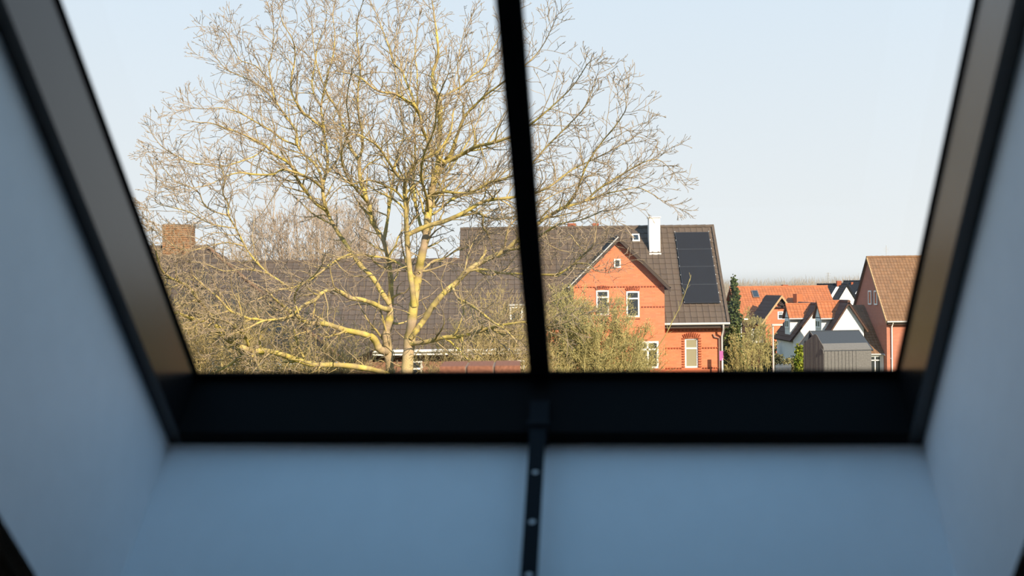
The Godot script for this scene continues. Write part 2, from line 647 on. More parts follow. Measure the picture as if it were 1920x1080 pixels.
# ================================================================ the red brick house with solar panels, and its long wing
func build_brick_house() -> void:
	var h := thing("brick_house", "red brick house with cross gable, white chimney and solar panels on its roof", "house", Vector3(4, 0, -60))
	var x0 := -2.4
	var x1 := 9.95
	var zf := -56.0
	var ze := -55.6
	var ye := 5.22
	var zr := -59.7
	var yr := 10.0
	var k := (yr - ye) / (ze - zr)
	var a := Acc.new()
	var zb := 2 * zr - zf
	var yw := ye + k * 0.4 - 0.12
	a.prism([Vector3(x1, 0, zf - 0.14), Vector3(x1, 0, zb), Vector3(x1, yw, zb), Vector3(x1, yr - 0.14, zr), Vector3(x1, yw, zf - 0.14)], Vector3(x0 - x1, 0, 0))
	part("wall", a, M.brick, h)
	# front wall right of the gable with its window opening
	a = Acc.new()
	wall_holes(a, Vector3(7.2, 0, zf), X, Y, Z, x1 - 7.2, yw, [[1.02, 3.09, 1.66, 4.50]], 0.10)
	a.quad(Vector3(x1, 0, zf), Vector3(x1, 0, zf - 0.14), Vector3(x1, yw, zf - 0.14), Vector3(x1, yw, zf))
	part("front_wall", a, M.brick, h)
	a = Acc.new()
	a.quad(Vector3(x0, 0, zf), Vector3(2.91, 0, zf), Vector3(2.91, yw, zf), Vector3(x0, yw, zf))
	part("front_wall", a, M.brick, h)
	var win := window(h, Vector3(8.22, 3.09, zf - 0.13), X * 0.64, Y * 1.41, Z, 1, 0.66, 0.075, "curtain")
	win.set_meta("label", "white window with a pale curtain and an arched brick head")
	# dark headers: arch, jamb toothing, string courses, dentils under the eave
	for i in 9:
		var an := deg_to_rad(-26.0 + 52.0 * i / 8.0)
		var c := Vector3(8.54, 3.86, zf) + Vector3(sin(an), cos(an), 0) * 0.70
		a = Acc.new()
		var t := Vector3(cos(an), -sin(an), 0) * 0.045
		var up := Vector3(sin(an), cos(an), 0) * 0.22
		a.obox(c - t * 0.5, t, up, Z * 0.06)
		part("brick", a, M.brick_red, h)
	for i in 12:
		for s in [-1, 1]:
			a = Acc.new()
			var y0 := 3.13 + i * 0.122
			var xx: float = 8.54 + s * 0.40
			a.box(Vector3(xx - 0.06, y0, zf), Vector3(xx + 0.06, y0 + 0.05, zf + 0.05))
			part("brick", a, M.brick_red, h)
	for row in [4.02, 3.06]:
		for i in 20:
			var bx := 7.3 + i * 0.135
			if bx > 8.05 and bx < 8.95: continue
			a = Acc.new()
			a.box(Vector3(bx, row, zf), Vector3(bx + 0.08, row + 0.055, zf + 0.05))
			part("brick", a, M.brick_red, h)
	for i in 14:
		a = Acc.new()
		a.box(Vector3(7.35 + i * 0.18, 4.86, zf), Vector3(7.44 + i * 0.18, 4.92, zf + 0.06))
		part("brick", a, M.brick_red, h)
	# the roof
	var sx1 := 10.27
	roof(h, "slate_brown", Vector3(x0 - 0.2, ye, ze), Vector3(sx1, ye, ze), Vector3(sx1, yr, zr), Vector3(x0 - 0.2, yr, zr), 0.30, 0.345, 300, Vector3(10.2, 6.6, -57))
	a = Acc.new()
	a.c.fill(Color.WHITE)
	a.slab(Vector3(sx1, ye, 2 * zr - ze), Vector3(x0 - 0.2, ye, 2 * zr - ze), Vector3(x0 - 0.2, yr, zr), Vector3(sx1, yr, zr), 0.1)
	part("rear_roof", a, M.slate_brown, h)
	ridge_caps(h, Vector3(x0 - 0.2, yr + 0.01, zr), Vector3(sx1, yr + 0.01, zr), "slate_brown", 0.10)
	# verge tiles along the right edge
	for i in 18:
		var t0 := i / 18.0
		var p := Vector3(sx1, ye, ze).lerp(Vector3(sx1, yr, zr), t0)
		var q := Vector3(sx1, ye, ze).lerp(Vector3(sx1, yr, zr), t0 + 0.058)
		a = Acc.new()
		a.tint = tile_tint()
		var nn := Vector3(0, ze - zr, yr - ye).normalized()
		a.obox(p - X * 0.10 + nn * 0.05, X * 0.13, q - p, nn * 0.05)
		part("verge_tile", a, M.slate_brown, h)
	# gutter and downpipe
	a = Acc.new()
	a.pipe(Vector3(7.2, ye - 0.02, ze + 0.07), Vector3(sx1 + 0.02, ye - 0.02, ze + 0.07), 0.062)
	part("gutter", a, M.zinc, h)
	a = Acc.new()
	a.box(Vector3(7.2, ye - 0.22, ze - 0.02), Vector3(sx1, ye - 0.06, ze - 0.06))
	a.box(Vector3(7.2, ye - 0.12, zf), Vector3(sx1, ye - 0.08, ze - 0.03))
	part("eave_board", a, M.wood_dark, h)
	a = Acc.new()
	a.tint = Color.WHITE
	var dp := PackedVector3Array([Vector3(9.98, ye - 0.05, ze + 0.07), Vector3(9.98, ye - 0.30, ze + 0.05), Vector3(9.97, ye - 0.62, zf + 0.09), Vector3(9.97, 0.0, zf + 0.09)])
	a.tube(dp, PackedFloat32Array([0.05, 0.05, 0.05, 0.05]), 8, PackedColorArray([Color.WHITE, Color.WHITE, Color.WHITE, Color.WHITE]))
	part("downpipe", a, M.zinc, h)
	a = Acc.new()
	a.tube(PackedVector3Array([Vector3(9.55, 4.70, zf + 0.05), Vector3(9.62, 4.55, zf + 0.06), Vector3(9.84, 4.50, zf + 0.07), Vector3(9.84, 0, zf + 0.07)]), PackedFloat32Array([0.03, 0.035, 0.035, 0.035]), 8, PackedColorArray([Color.WHITE, Color.WHITE, Color.WHITE, Color.WHITE]))
	part("downpipe", a, M.zinc_dark, h)
	# solar panels: four in landscape on rails
	var yu := Vector3(0, yr - ye, zr - ze).normalized()
	var nu := Vector3(0, ze - zr, yr - ye).normalized()
	var o := Vector3(8.27, ye, ze) + yu * 1.16 + nu * 0.11
	for i in 4:
		a = Acc.new()
		a.obox(o + yu * (i * 1.165), X * 1.69, yu * 1.15, nu * 0.035)
		var sp := part("solar_panel", a, M.panel_edge, h)
		for s in 2:
			a = Acc.new()
			a.obox(o + yu * (i * 1.165 + 0.016) + X * (0.016 + s * 0.832) + nu * 0.035, X * 0.826, yu * 1.118, nu * 0.004)
			part("cell_field", a, M.panel_black, sp)
	for i in 9:
		for s in [-0.02, 1.69]:
			a = Acc.new()
			a.obox(o + yu * (i * 0.58 + 0.03) + X * s - nu * 0.03, X * 0.03, yu * 0.05, nu * 0.06)
			part("clamp", a, M.zinc, h)
	# white rendered chimney
	a = Acc.new()
	a.box(Vector3(6.88, 8.0, -58.55), Vector3(7.43, 10.42, -59.15))
	var ch := part("chimney", a, M.white_render, h)
	a = Acc.new()
	a.box(Vector3(6.84, 10.42, -58.51), Vector3(7.47, 10.48, -59.19))
	part("cap", a, M.white_render, ch)
	a = Acc.new()
	a.box(Vector3(6.86, 8.2, -58.45), Vector3(7.45, 8.66, -58.56))
	part("flashing", a, M.white_render, ch)
	# small roof light
	o = Vector3(6.08, ye, ze) + yu * ((59.15 - 55.6) * 1.536 - 0.2) + nu * 0.06
	a = Acc.new()
	a.obox(o, X * 0.38, yu * 0.5, nu * 0.07)
	var rl := part("roof_light", a, M.white_paint, h)
	a = Acc.new()
	a.obox(o + X * 0.07 + yu * 0.08 + nu * 0.07, X * 0.24, yu * 0.34, nu * 0.006)
	part("pane", a, M.pane_dark, rl)
	# two small red chimneys behind the ridge
	for p in [[1064, 1080], [1111, 1122]]:
		var l := pt(p[0], 421, 60.3)
		var r := pt(p[1], 421, 60.3)
		a = Acc.new()
		a.box(Vector3(l.x, 8.6, -60.1), Vector3(r.x, 10.28, -60.5))
		part("chimney", a, M.brick_red, h)
	# cross gable
	var gz := -55.45
	var ax := 5.05
	var gl := 2.91
	var gr := 7.2
	a = Acc.new()
	a.prism([Vector3(gl, 0, gz), Vector3(gr, 0, gz), Vector3(gr, 7.05, gz), Vector3(ax, 9.15, gz), Vector3(gl, 7.05, gz)], Vector3(0, 0, -3.0))
	part("gable_wall", a, M.brick, h)
	var zg := -55.15
	var e1 := Vector3(gl - 0.28, 6.92, zg)
	var e2 := Vector3(gr + 0.25, 6.90, zg)
	var rg := Vector3(ax, 9.32, zg)
	var rbk := Vector3(ax, 9.32, -59.1)
	roof(h, "slate_brown", Vector3(e1.x, e1.y, -57.2), e1, rg, rbk, 0.30, 0.34)
	roof(h, "slate_brown", e2, Vector3(e2.x, e2.y, -57.2), rbk, rg, 0.30, 0.34)
	ridge_caps(h, rg + Y * 0.02, rbk + Y * 0.02, "slate_brown", 0.10)
	for s in [[e1, true], [e2, false]]:
		var e: Vector3 = s[0]
		a = Acc.new()
		var dn := Vector3(0, -0.17, 0)
		var p := [e + dn, rg + dn, rg, e]
		if s[1]: p = [e + dn, rg + dn, rg, e]
		else: p = [rg + dn, e + dn, e, rg]
		a.prism(p.map(func(q): return q + Z * 0.03), Vector3(0, 0, -0.05))
		var bb := part("bargeboard", a, M.wood_dark, h)
		a = Acc.new()
		var q0: Vector3 = e + Y * 0.0 + Z * 0.03
		var q1: Vector3 = rg + Z * 0.03
		a.slab(q0 + Y * 0.085, q0 + Y * 0.085 - Z * 0.14, q1 + Y * 0.085 - Z * 0.14, q1 + Y * 0.085, 0.05) if not s[1] else a.slab(q0 + Y * 0.085 - Z * 0.14, q0 + Y * 0.085, q1 + Y * 0.085, q1 + Y * 0.085 - Z * 0.14, 0.05)
		part("verge_trim", a, M.zinc if s[1] else M.slate_brown, bb)
	for q in [[3.97, 5.68, 0.60, 1.16], [5.39, 5.56, 0.62, 1.22]]:
		window(h, Vector3(q[0], q[1], gz - 0.01), X * q[2], Y * q[3], Z, 1, 0.72, 0.07)
		a = Acc.new()
		a.box(Vector3(q[0] - 0.05, q[1] - 0.07, gz), Vector3(q[0] + q[2] + 0.05, q[1], gz + 0.08))
		part("sill", a, M.brick, h)
		for i in 8:
			var an := deg_to_rad(-30.0 + 60.0 * i / 7.0)
			var c := Vector3(q[0] + q[2] / 2, q[1] + q[3] - 0.42, gz) + Vector3(sin(an), cos(an), 0) * 0.50
			a = Acc.new()
			var t := Vector3(cos(an), -sin(an), 0) * 0.045
			a.obox(c - t * 0.5, t, Vector3(sin(an), cos(an), 0) * 0.16, Z * 0.05)
			part("brick", a, M.brick_red, h)
	window(h, Vector3(4.83, 7.90, gz - 0.01), X * 0.32, Y * 0.42, Z, 1, 0.0, 0.06)
	window(h, Vector3(5.87, 3.13, gz - 0.01), X * 1.02, Y * 1.28, Z, 2, 0.7, 0.09)
	for row in [6.98, 6.02]:
		for i in 30:
			var bx := gl + 0.08 + i * 0.142
			if row < 6.5 and ((bx > 3.85 and bx < 4.65) or (bx > 5.28 and bx < 6.1)): continue
			a = Acc.new()
			a.box(Vector3(bx, row, gz), Vector3(bx + 0.085, row + 0.05, gz + 0.05))
			part("brick", a, M.brick_red, h)
	# rafters' dark ends under the left eave of the gable
	a = Acc.new()
	a.box(Vector3(gl - 0.2, 6.55, gz - 0.1), Vector3(gl, 6.85, gz + 0.2))
	part("bracket", a, M.wood_dark, h)
	# long low wing to the left, behind the bare tree
	var wx0 := -14.0
	var wx1 := 1.0
	var we_ := -51.0
	var wye := 4.33
	var wzr := -56.0
	var wyr := 8.36
	a = Acc.new()
	a.prism([Vector3(wx1 - 0.1, 0, we_ - 0.5), Vector3(wx1 - 0.1, 0, -60.5), Vector3(wx1 - 0.1, 4.5, -60.5), Vector3(wx1 - 0.1, wyr - 0.15, wzr), Vector3(wx1 - 0.1, 4.5, we_ - 0.5)], Vector3(wx0 - wx1, 0, 0))
	part("wing_wall", a, M.brick_brown, h)
	roof(h, "slate_brown", Vector3(wx0, wye, we_), Vector3(wx1, wye, we_), Vector3(wx1, wyr, wzr), Vector3(wx0, wyr, wzr), 0.30, 0.345, 300, Vector3(-3.6, 5.4, -52.4))
	a = Acc.new()
	a.slab(Vector3(wx1, wye, -61), Vector3(wx0, wye, -61), Vector3(wx0, wyr, wzr), Vector3(wx1, wyr, wzr), 0.1)
	part("rear_roof", a, M.slate_brown, h)
	ridge_caps(h, Vector3(wx0, wyr, wzr), Vector3(wx1, wyr, wzr), "slate_brown", 0.10)
	a = Acc.new()
	a.pipe(Vector3(wx0, wye - 0.02, we_ + 0.08), Vector3(wx1, wye - 0.02, we_ + 0.08), 0.07)
	a.box(Vector3(wx0, wye - 0.20, we_ + 0.02), Vector3(wx1, wye - 0.06, we_ - 0.02))
	part("gutter", a, M.white_paint, h)
	a = Acc.new()
	a.box(Vector3(wx0, wye - 0.24, we_ - 0.03), Vector3(wx1, wye - 0.20, we_ - 0.5))
	part("soffit", a, M.wood_dark, h)
	for p in [[587, 599, 487], [832, 857, 484]]:
		var l := pt(p[0], p[2], 56.2)
		var r := pt(p[1], p[2], 56.2)
		a = Acc.new()
		a.box(Vector3(l.x, 7.6, -55.95), Vector3(r.x, l.y, -56.4))
		part("chimney", a, M.brick_red, h)
	for q in [pt(953, 690, 51.45), pt(760, 697, 51.45), pt(560, 697, 51.45)]:
		window(h, Vector3(q.x, 2.7, we_ - 0.51), X * 0.75, Y * 1.15, Z, 1, 0.7, 0.08)
	# pale dormer window in the wing's roof beside the gable
	var dm := pt(955, 580, 52.6)
	a = Acc.new()
	a.box(Vector3(dm.x, 5.3, -52.5), Vector3(dm.x + 0.62, 6.2, -54.5))
	var dr := part("dormer", a, M.white_render, h)
	a = Acc.new()
	a.box(Vector3(dm.x - 0.06, 6.2, -52.4), Vector3(dm.x + 0.68, 6.27, -54.6))
	part("flat_roof", a, M.zinc, dr)
	a = Acc.new()
	a.box(Vector3(dm.x + 0.1, 5.42, -52.5), Vector3(dm.x + 0.52, 6.1, -52.48))
	part("pane", a, M.pane_dark, dr)

# ================================================================ brown hipped roof with the brick chimney
func build_hip_house() -> void:
	var h := thing("hipped_house", "house with brown hipped roof and tan brick chimney behind bare branches", "house", Vector3(-15, 0, -44))
	var ye := 4.63
	var yr := 8.63
	var zf := -38.0
	var zr := -44.0
	var zb := -50.0
	var xc := -5.44
	var xl := -27.0
	var xr := -11.4
	var a := Acc.new()
	a.box(Vector3(xl, 0, zf - 0.5), Vector3(xc - 0.5, ye - 0.05, zb + 0.5))
	part("wall", a, M.brick_brown, h)
	var c := Vector3(xc, ye, zf)
	var rg := Vector3(xr, yr, zr)
	roof(h, "slate_brown", Vector3(xl, ye, zf), c, rg, Vector3(xl, yr, zr), 0.30, 0.34, 300, Vector3(-9.2, 5.6, -39.5))
	roof(h, "slate_brown", c, Vector3(xc, ye, zb), rg + Vector3(0.001, 0, -0.001), rg, 0.30, 0.34)
	a = Acc.new()
	a.slab(Vector3(xc, ye, zb), Vector3(xl, ye, zb), Vector3(xl, yr, zr), rg, 0.1)
	part("rear_roof", a, M.slate_brown, h)
	ridge_caps(h, Vector3(xl, yr, zr), rg, "slate_brown", 0.11)
	ridge_caps(h, c + Y * 0.04, rg + Y * 0.02, "tan_tile", 0.07, "hip_tile")
	a = Acc.new()
	a.pipe(Vector3(xl, ye - 0.02, zf + 0.07), Vector3(xc + 0.05, ye - 0.02, zf + 0.07), 0.06)
	a.box(Vector3(xl, ye - 0.16, zf + 0.02), Vector3(xc, ye - 0.05, zf - 0.02))
	part("gutter", a, M.white_paint, h)
	a = Acc.new()
	a.box(Vector3(xl, ye - 0.20, zf - 0.02), Vector3(xc, ye - 0.16, zf - 0.5))
	part("soffit", a, M.wood_dark, h)
	# chimney, brick by brick
	var l := pt(305, 421, 43.7)
	var r := pt(357, 421, 43.7)
	var top := l.y
	var z0 := -43.6
	a = Acc.new()
	a.box(Vector3(l.x + 0.03, yr - 0.6, z0 - 0.03), Vector3(r.x - 0.03, top - 0.02, z0 - 0.75))
	var ch := part("chimney", a, M.mortar, h)
	var course := 0.083
	var rows := int((top - yr + 0.35) / course)
	for i in rows:
		var yb := top - (i + 1) * course
		var wd := (r.x - l.x) / 4.0
		for k in 5:
			var bx0 := maxf(l.x, l.x + (k - (0.5 if i % 2 else 0.0)) * wd)
			var bx1 := minf(r.x, l.x + (k + 1 - (0.5 if i % 2 else 0.0)) * wd)
			if bx1 - bx0 < 0.05: continue
			a = Acc.new()
			a.box(Vector3(bx0 + 0.008, yb + 0.008, z0 + rng.randf_range(0, 0.008)), Vector3(bx1 - 0.008, yb + course - 0.006, z0 - 0.11))
			part("brick", a, M.brick_tan, ch)
		for k in 3:
			a = Acc.new()
			a.box(Vector3(r.x - 0.11, yb + 0.008, z0 - 0.13 - k * 0.21), Vector3(r.x, yb + course - 0.006, z0 - 0.13 - k * 0.21 - 0.195))
			part("brick", a, M.brick_tan, ch)

# ================================================================ tan tiled house on the right with its lean-to
func build_tan_house() -> void:
	var h := thing("tan_roofed_house", "brick house with tan tiled roof, long side gable and lean-to porch", "house", Vector3(32, 0, -90))
	var x0 := 27.36
	var x1 := 40.0
	var zr := -90.0
	var ze := -85.4
	var zb := -94.6
	var yr := 9.02
	var ye := 4.24
	var a := Acc.new()
	a.prism([Vector3(x0, 0, zb + 0.4), Vector3(x0, 0, ze - 0.4), Vector3(x0, ye + 0.32, ze - 0.4), Vector3(x0, yr - 0.12, zr), Vector3(x0, ye + 0.32, zb + 0.4)], Vector3(x1 - x0, 0, 0))
	part("wall", a, M.brick_pink, h)
	roof(h, "tan_tile", Vector3(x0 - 0.15, ye, ze), Vector3(x1, ye, ze), Vector3(x1, yr, zr), Vector3(x0 - 0.15, yr, zr), 0.24, 0.32)
	a = Acc.new()
	a.slab(Vector3(x1, ye, zb), Vector3(x0 - 0.15, ye, zb), Vector3(x0 - 0.15, yr, zr), Vector3(x1, yr, zr), 0.1)
	part("rear_roof", a, M.tan_tile, h)
	ridge_caps(h, Vector3(x0 - 0.15, yr + 0.02, zr), Vector3(x1, yr + 0.02, zr), "tan_tile", 0.11)
	for s in [[ze, "wood_tan"], [zb, "wood_dark"]]:
		var e := Vector3(x0 - 0.17, ye, s[0])
		var t := Vector3(x0 - 0.17, yr, zr)
		a = Acc.new()
		var q := [e + Y * 0.08, e - Y * 0.12, t - Y * 0.12, t + Y * 0.08]
		if s[0] == ze: q.reverse()
		a.prism(q, Vector3(0.08, 0, 0))
		part("bargeboard", a, M[s[1]], h)
	a = Acc.new()
	a.pipe(Vector3(x0 - 0.1, ye - 0.02, ze + 0.07), Vector3(x1, ye - 0.02, ze + 0.07), 0.065)
	part("gutter", a, M.zinc, h)
	a = Acc.new()
	a.box(Vector3(x0, ye - 0.22, ze - 0.05), Vector3(x1, ye - 0.08, ze - 0.4))
	part("eave_board", a, M.wood_dark, h)
	var dpx := pt(1675, 650, 85.4).x
	a = Acc.new()
	a.tube(PackedVector3Array([Vector3(dpx, ye - 0.05, ze + 0.06), Vector3(dpx, ye - 0.4, ze - 0.3), Vector3(dpx, 0, ze - 0.32)]), PackedFloat32Array([0.05, 0.05, 0.05]), 8, PackedColorArray([Color.WHITE, Color.WHITE, Color.WHITE]))
	part("downpipe", a, M.white_paint, h)
	for q in [[-89.95, -89.2], [-88.5, -87.75]]:
		window(h, Vector3(x0 - 0.035, 5.42, q[0]), Z * (q[1] - q[0]), Y * 1.08, -X, 1, 0.0, 0.10)
	# television mast
	a = Acc.new()
	var ms := pt(1662, 482, 90.0)
	a.pipe(Vector3(ms.x, 8.9, zr), Vector3(ms.x, ms.y + 0.9, zr), 0.018, 6)
	for k in 3:
		a.pipe(Vector3(ms.x - 0.2, ms.y + 0.42 + k * 0.13, zr), Vector3(ms.x + 0.2, ms.y + 0.42 + k * 0.13, zr), 0.008, 5)
	part("antenna", a, M.zinc, h)
	# the lean-to
	var lx0 := 26.0
	var lr := -91.2
	var le := -86.4
	var lyr := 5.34
	var lye := 1.84
	a = Acc.new()
	a.prism([Vector3(lx0, 0, lr), Vector3(lx0, 0, le - 0.15), Vector3(lx0, lye + 0.02, le - 0.15), Vector3(lx0, lyr - 0.12, lr)], Vector3(x0 - lx0 - 0.03, 0, 0))
	var lw := part("porch_wall", a, M.beige_render, h)
	lw.set_meta("label", "beige side wall of the lean-to porch")
	roof(h, "tan_tile", Vector3(lx0 - 0.12, lye, le), Vector3(x0 - 0.02, lye, le), Vector3(x0 - 0.02, lyr, lr), Vector3(lx0 - 0.12, lyr, lr), 0.24, 0.32)
	a = Acc.new()
	a.prism([Vector3(lx0 - 0.14, lye + 0.06, le), Vector3(lx0 - 0.14, lyr + 0.06, lr), Vector3(lx0 - 0.14, lyr - 0.14, lr), Vector3(lx0 - 0.14, lye - 0.14, le)], Vector3(0.05, 0, 0))
	part("bargeboard", a, M.wood_tan, h)
	a = Acc.new()
	a.pipe(Vector3(lx0 - 0.1, lye - 0.03, le + 0.06), Vector3(x0 + 0.1, lye - 0.03, le + 0.06), 0.055)
	part("gutter", a, M.zinc, h)
	a = Acc.new()
	a.box(Vector3(lx0 - 0.02, 0, le - 0.16), Vector3(lx0 + 0.28, lye - 0.08, le - 0.08))
	a.box(Vector3(x0 - 0.2, 0, le - 0.16), Vector3(x0 - 0.02, lye - 0.08, le - 0.08))
	a.box(Vector3(lx0, lye - 0.16, le - 0.16), Vector3(x0 - 0.02, lye - 0.05, le - 0.06))
	part("porch_post", a, M.white_paint, h)
	window(h, Vector3(lx0 + 0.28, 0.2, le - 0.15), X * 0.86, Y * 1.5, Z, 2, 0.78, 0.07)
	a = Acc.new()
	a.pipe(Vector3(x0 - 0.05, lye - 0.05, le + 0.05), Vector3(dpx, lye - 0.35, ze - 0.30), 0.04)
	part("downpipe", a, M.white_paint, h)

# ================================================================ generic gabled houses farther away
func gabled(h: Node3D, a0: Vector3, along: Vector3, span: float, length: float, eave: float, ridge: float, wallm: String, roofm: String, tw := 0.24, over := 0.25) -> void:
	# a0: ground point under the middle of the near gable; along: unit vector from the near gable to the far one
	var s := along.cross(Y).normalized()          # to the right seen from behind the near gable looking along
	var hs := span / 2.0
	var a := Acc.new()
	a.prism([a0 - s * hs, a0 + s * hs, a0 + s * hs + Y * eave, a0 + Y * (ridge - 0.1), a0 - s * hs + Y * eave], along * length)
	part("wall", a, M[wallm], h)
	var k := (ridge - eave) / hs
	var ro := hs + over
	var f := a0 - along * over
	var b := a0 + along * (length + over)
	var ey := ridge - k * ro
	roof(h, roofm, b - s * ro + Y * ey, f - s * ro + Y * ey, f + Y * ridge, b + Y * ridge, tw, 0.32)
	roof(h, roofm, f + s * ro + Y * ey, b + s * ro + Y * ey, b + Y * ridge, f + Y * ridge, tw, 0.32)
	ridge_caps(h, f + Y * (ridge + 0.02), b + Y * (ridge + 0.02), roofm, 0.10)

func build_orange_house() -> void:
	var h := thing("orange_roofed_house", "house with wide bright orange tiled roof and timbered cross gable", "house", Vector3(22, 0, -105))
	var l := pt(1374, 539, 106)
	var r := pt(1545, 538, 106)
	var e := pt(1400, 640, 99)
	var a := Acc.new()
	var yr := l.y
	var ye := e.y
	a.prism([Vector3(r.x, 0, -99.6), Vector3(r.x, 0, -112), Vector3(r.x, ye, -112), Vector3(r.x, yr - 0.15, -106), Vector3(r.x, ye, -99.6)], Vector3(l.x - r.x, 0, 0))
	part("wall", a, M.brick_pink, h)
	roof(h, "orange_tile", Vector3(l.x - 0.3, ye, -99), Vector3(r.x + 0.3, ye, -99), Vector3(r.x + 0.3, yr, -106), Vector3(l.x - 0.3, yr, -106), 0.26, 0.34)
	a = Acc.new()
	a.slab(Vector3(r.x + 0.3, ye, -113), Vector3(l.x - 0.3, ye, -113), Vector3(l.x - 0.3, yr, -106), Vector3(r.x + 0.3, yr, -106), 0.1)
	part("rear_roof", a, M.orange_tile, h)
	ridge_caps(h, Vector3(l.x - 0.3, yr, -106), Vector3(r.x + 0.3, yr, -106), "orange_tile", 0.11)
	# roof window
	var up := Vector3(0, yr - ye, -7).normalized()
	var nn := Vector3(0, 7, yr - ye).normalized()
	var o := Vector3(pt(1410, 552, 105).x, ye, -99) + up * 6.55 + nn * 0.08
	o.y -= 0.0
	a = Acc.new()
	a.obox(o, X * 0.58, up * 1.1, nn * 0.05)
	var sk := part("roof_light", a, M.zinc_dark, h)
	a = Acc.new()
	a.obox(o + X * 0.06 + up * 0.06 + nn * 0.05, X * 0.46, up * 0.98, nn * 0.01)
	part("pane", a, M.pane_dark, sk)
	for q in [[1467, 1477]]:
		var p := pt(q[0], 534, 106.3)
		var p2 := pt(q[1], 534, 106.3)
		a = Acc.new()
		a.box(Vector3(p.x, yr - 0.5, -106.1), Vector3(p2.x, p.y, -106.7))
		part("chimney", a, M.brick_red, h)
	var c0 := pt(1494, 568, 102.4)
	var c1 := pt(1505, 551, 102.4)
	a = Acc.new()
	a.box(Vector3(c0.x, c0.y, -102.4), Vector3(c1.x, c1.y, -103.8))
	part("chimney", a, M.orange_tile, h)
	# cross gable in front: apex, steep left slope, brick wall, timber bracing
	var ap := pt(1466, 555, 96)
	var le := pt(1427, 609, 96)
	var hs := ap.x - le.x
	var w0 := le.x + 0.45
	var w1 := 2 * ap.x - w0
	a = Acc.new()
	var wy := le.y + 0.45 * (ap.y - le.y) / hs
	a.prism([Vector3(w0, 0, -96.4), Vector3(w1, 0, -96.4), Vector3(w1, wy - 0.1, -96.4), Vector3(ap.x, ap.y - 0.12, -96.4), Vector3(w0, wy - 0.1, -96.4)], Vector3(0, 0, -5.5))
	part("gable_wall", a, M.brick, h)
	var re := Vector3(2 * ap.x - le.x, le.y, -96)
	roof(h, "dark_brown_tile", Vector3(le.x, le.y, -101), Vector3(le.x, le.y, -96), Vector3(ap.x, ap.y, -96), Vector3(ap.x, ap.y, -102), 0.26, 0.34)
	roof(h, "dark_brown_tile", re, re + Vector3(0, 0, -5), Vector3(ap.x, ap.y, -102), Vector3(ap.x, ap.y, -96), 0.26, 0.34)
	for s in [-1, 1]:
		var ed := Vector3(ap.x + hs * s, le.y, -95.98)
		var t := Vector3(ap.x, ap.y, -95.98)
		a = Acc.new()
		var q := [t + Y * 0.08, ed + Y * 0.08, ed - Y * 0.16, t - Y * 0.16]
		if s > 0: q.reverse()
		a.prism(q, Vector3(0, 0, -0.07))
		part("bargeboard", a, M.wood_tan, h)
	var tb := [[-0.62, -0.95, 0.62, -0.95], [-0.35, -0.55, 0.35, -0.55], [0.0, -0.2, 0.0, -0.95], [-0.5, -0.9, -0.05, -0.3], [0.5, -0.9, 0.05, -0.3], [-0.25, -0.55, 0.1, -0.95], [0.25, -0.55, -0.1, -0.95], [-1.55, -2.25, -0.95, -1.55], [-1.45, -2.3, -1.45, -3.6], [-1.2, -2.3, -1.5, -2.75]]
	for q in tb:
		a = Acc.new()
		var p0 := Vector3(ap.x + q[0], ap.y + q[1], -96.25)
		var p1 := Vector3(ap.x + q[2], ap.y + q[3], -96.25)
		var dd := (p1 - p0)
		a.obox(p0, dd, Z.cross(dd).normalized() * 0.09, Z * 0.08)
		part("timber", a, M.wood_dark, h)
	var wl := pt(1458, 599, 96.4)
	var wt := pt(1478, 584, 96.4)
	window(h, Vector3(wl.x, wl.y, -96.42), X * (wt.x - wl.x), Y * (wt.y - wl.y), Z, 2, 0.68, 0.09)
	# white balcony rail left of the gable
	var bl := pt(1410, 638, 97)
	var br := pt(1432, 618, 97)
	for k in 9:
		a = Acc.new()
		var bx := lerpf(bl.x, br.x, k / 8.0)
		a.box(Vector3(bx - 0.025, bl.y, -97), Vector3(bx + 0.025, br.y, -97.05))
		part("baluster", a, M.white_paint, h)
	a = Acc.new()
	a.box(Vector3(bl.x, br.y, -96.95), Vector3(br.x, br.y + 0.07, -97.1))
	a.box(Vector3(bl.x, bl.y - 0.07, -96.95), Vector3(br.x, bl.y, -97.1))
	part("handrail", a, M.white_paint, h)
	a = Acc.new()
	a.box(Vector3(bl.x, bl.y - 0.22, -96.9), Vector3(br.x + 0.4, bl.y - 0.07, -99.5))
	part("balcony_slab", a, M.white_render, h)

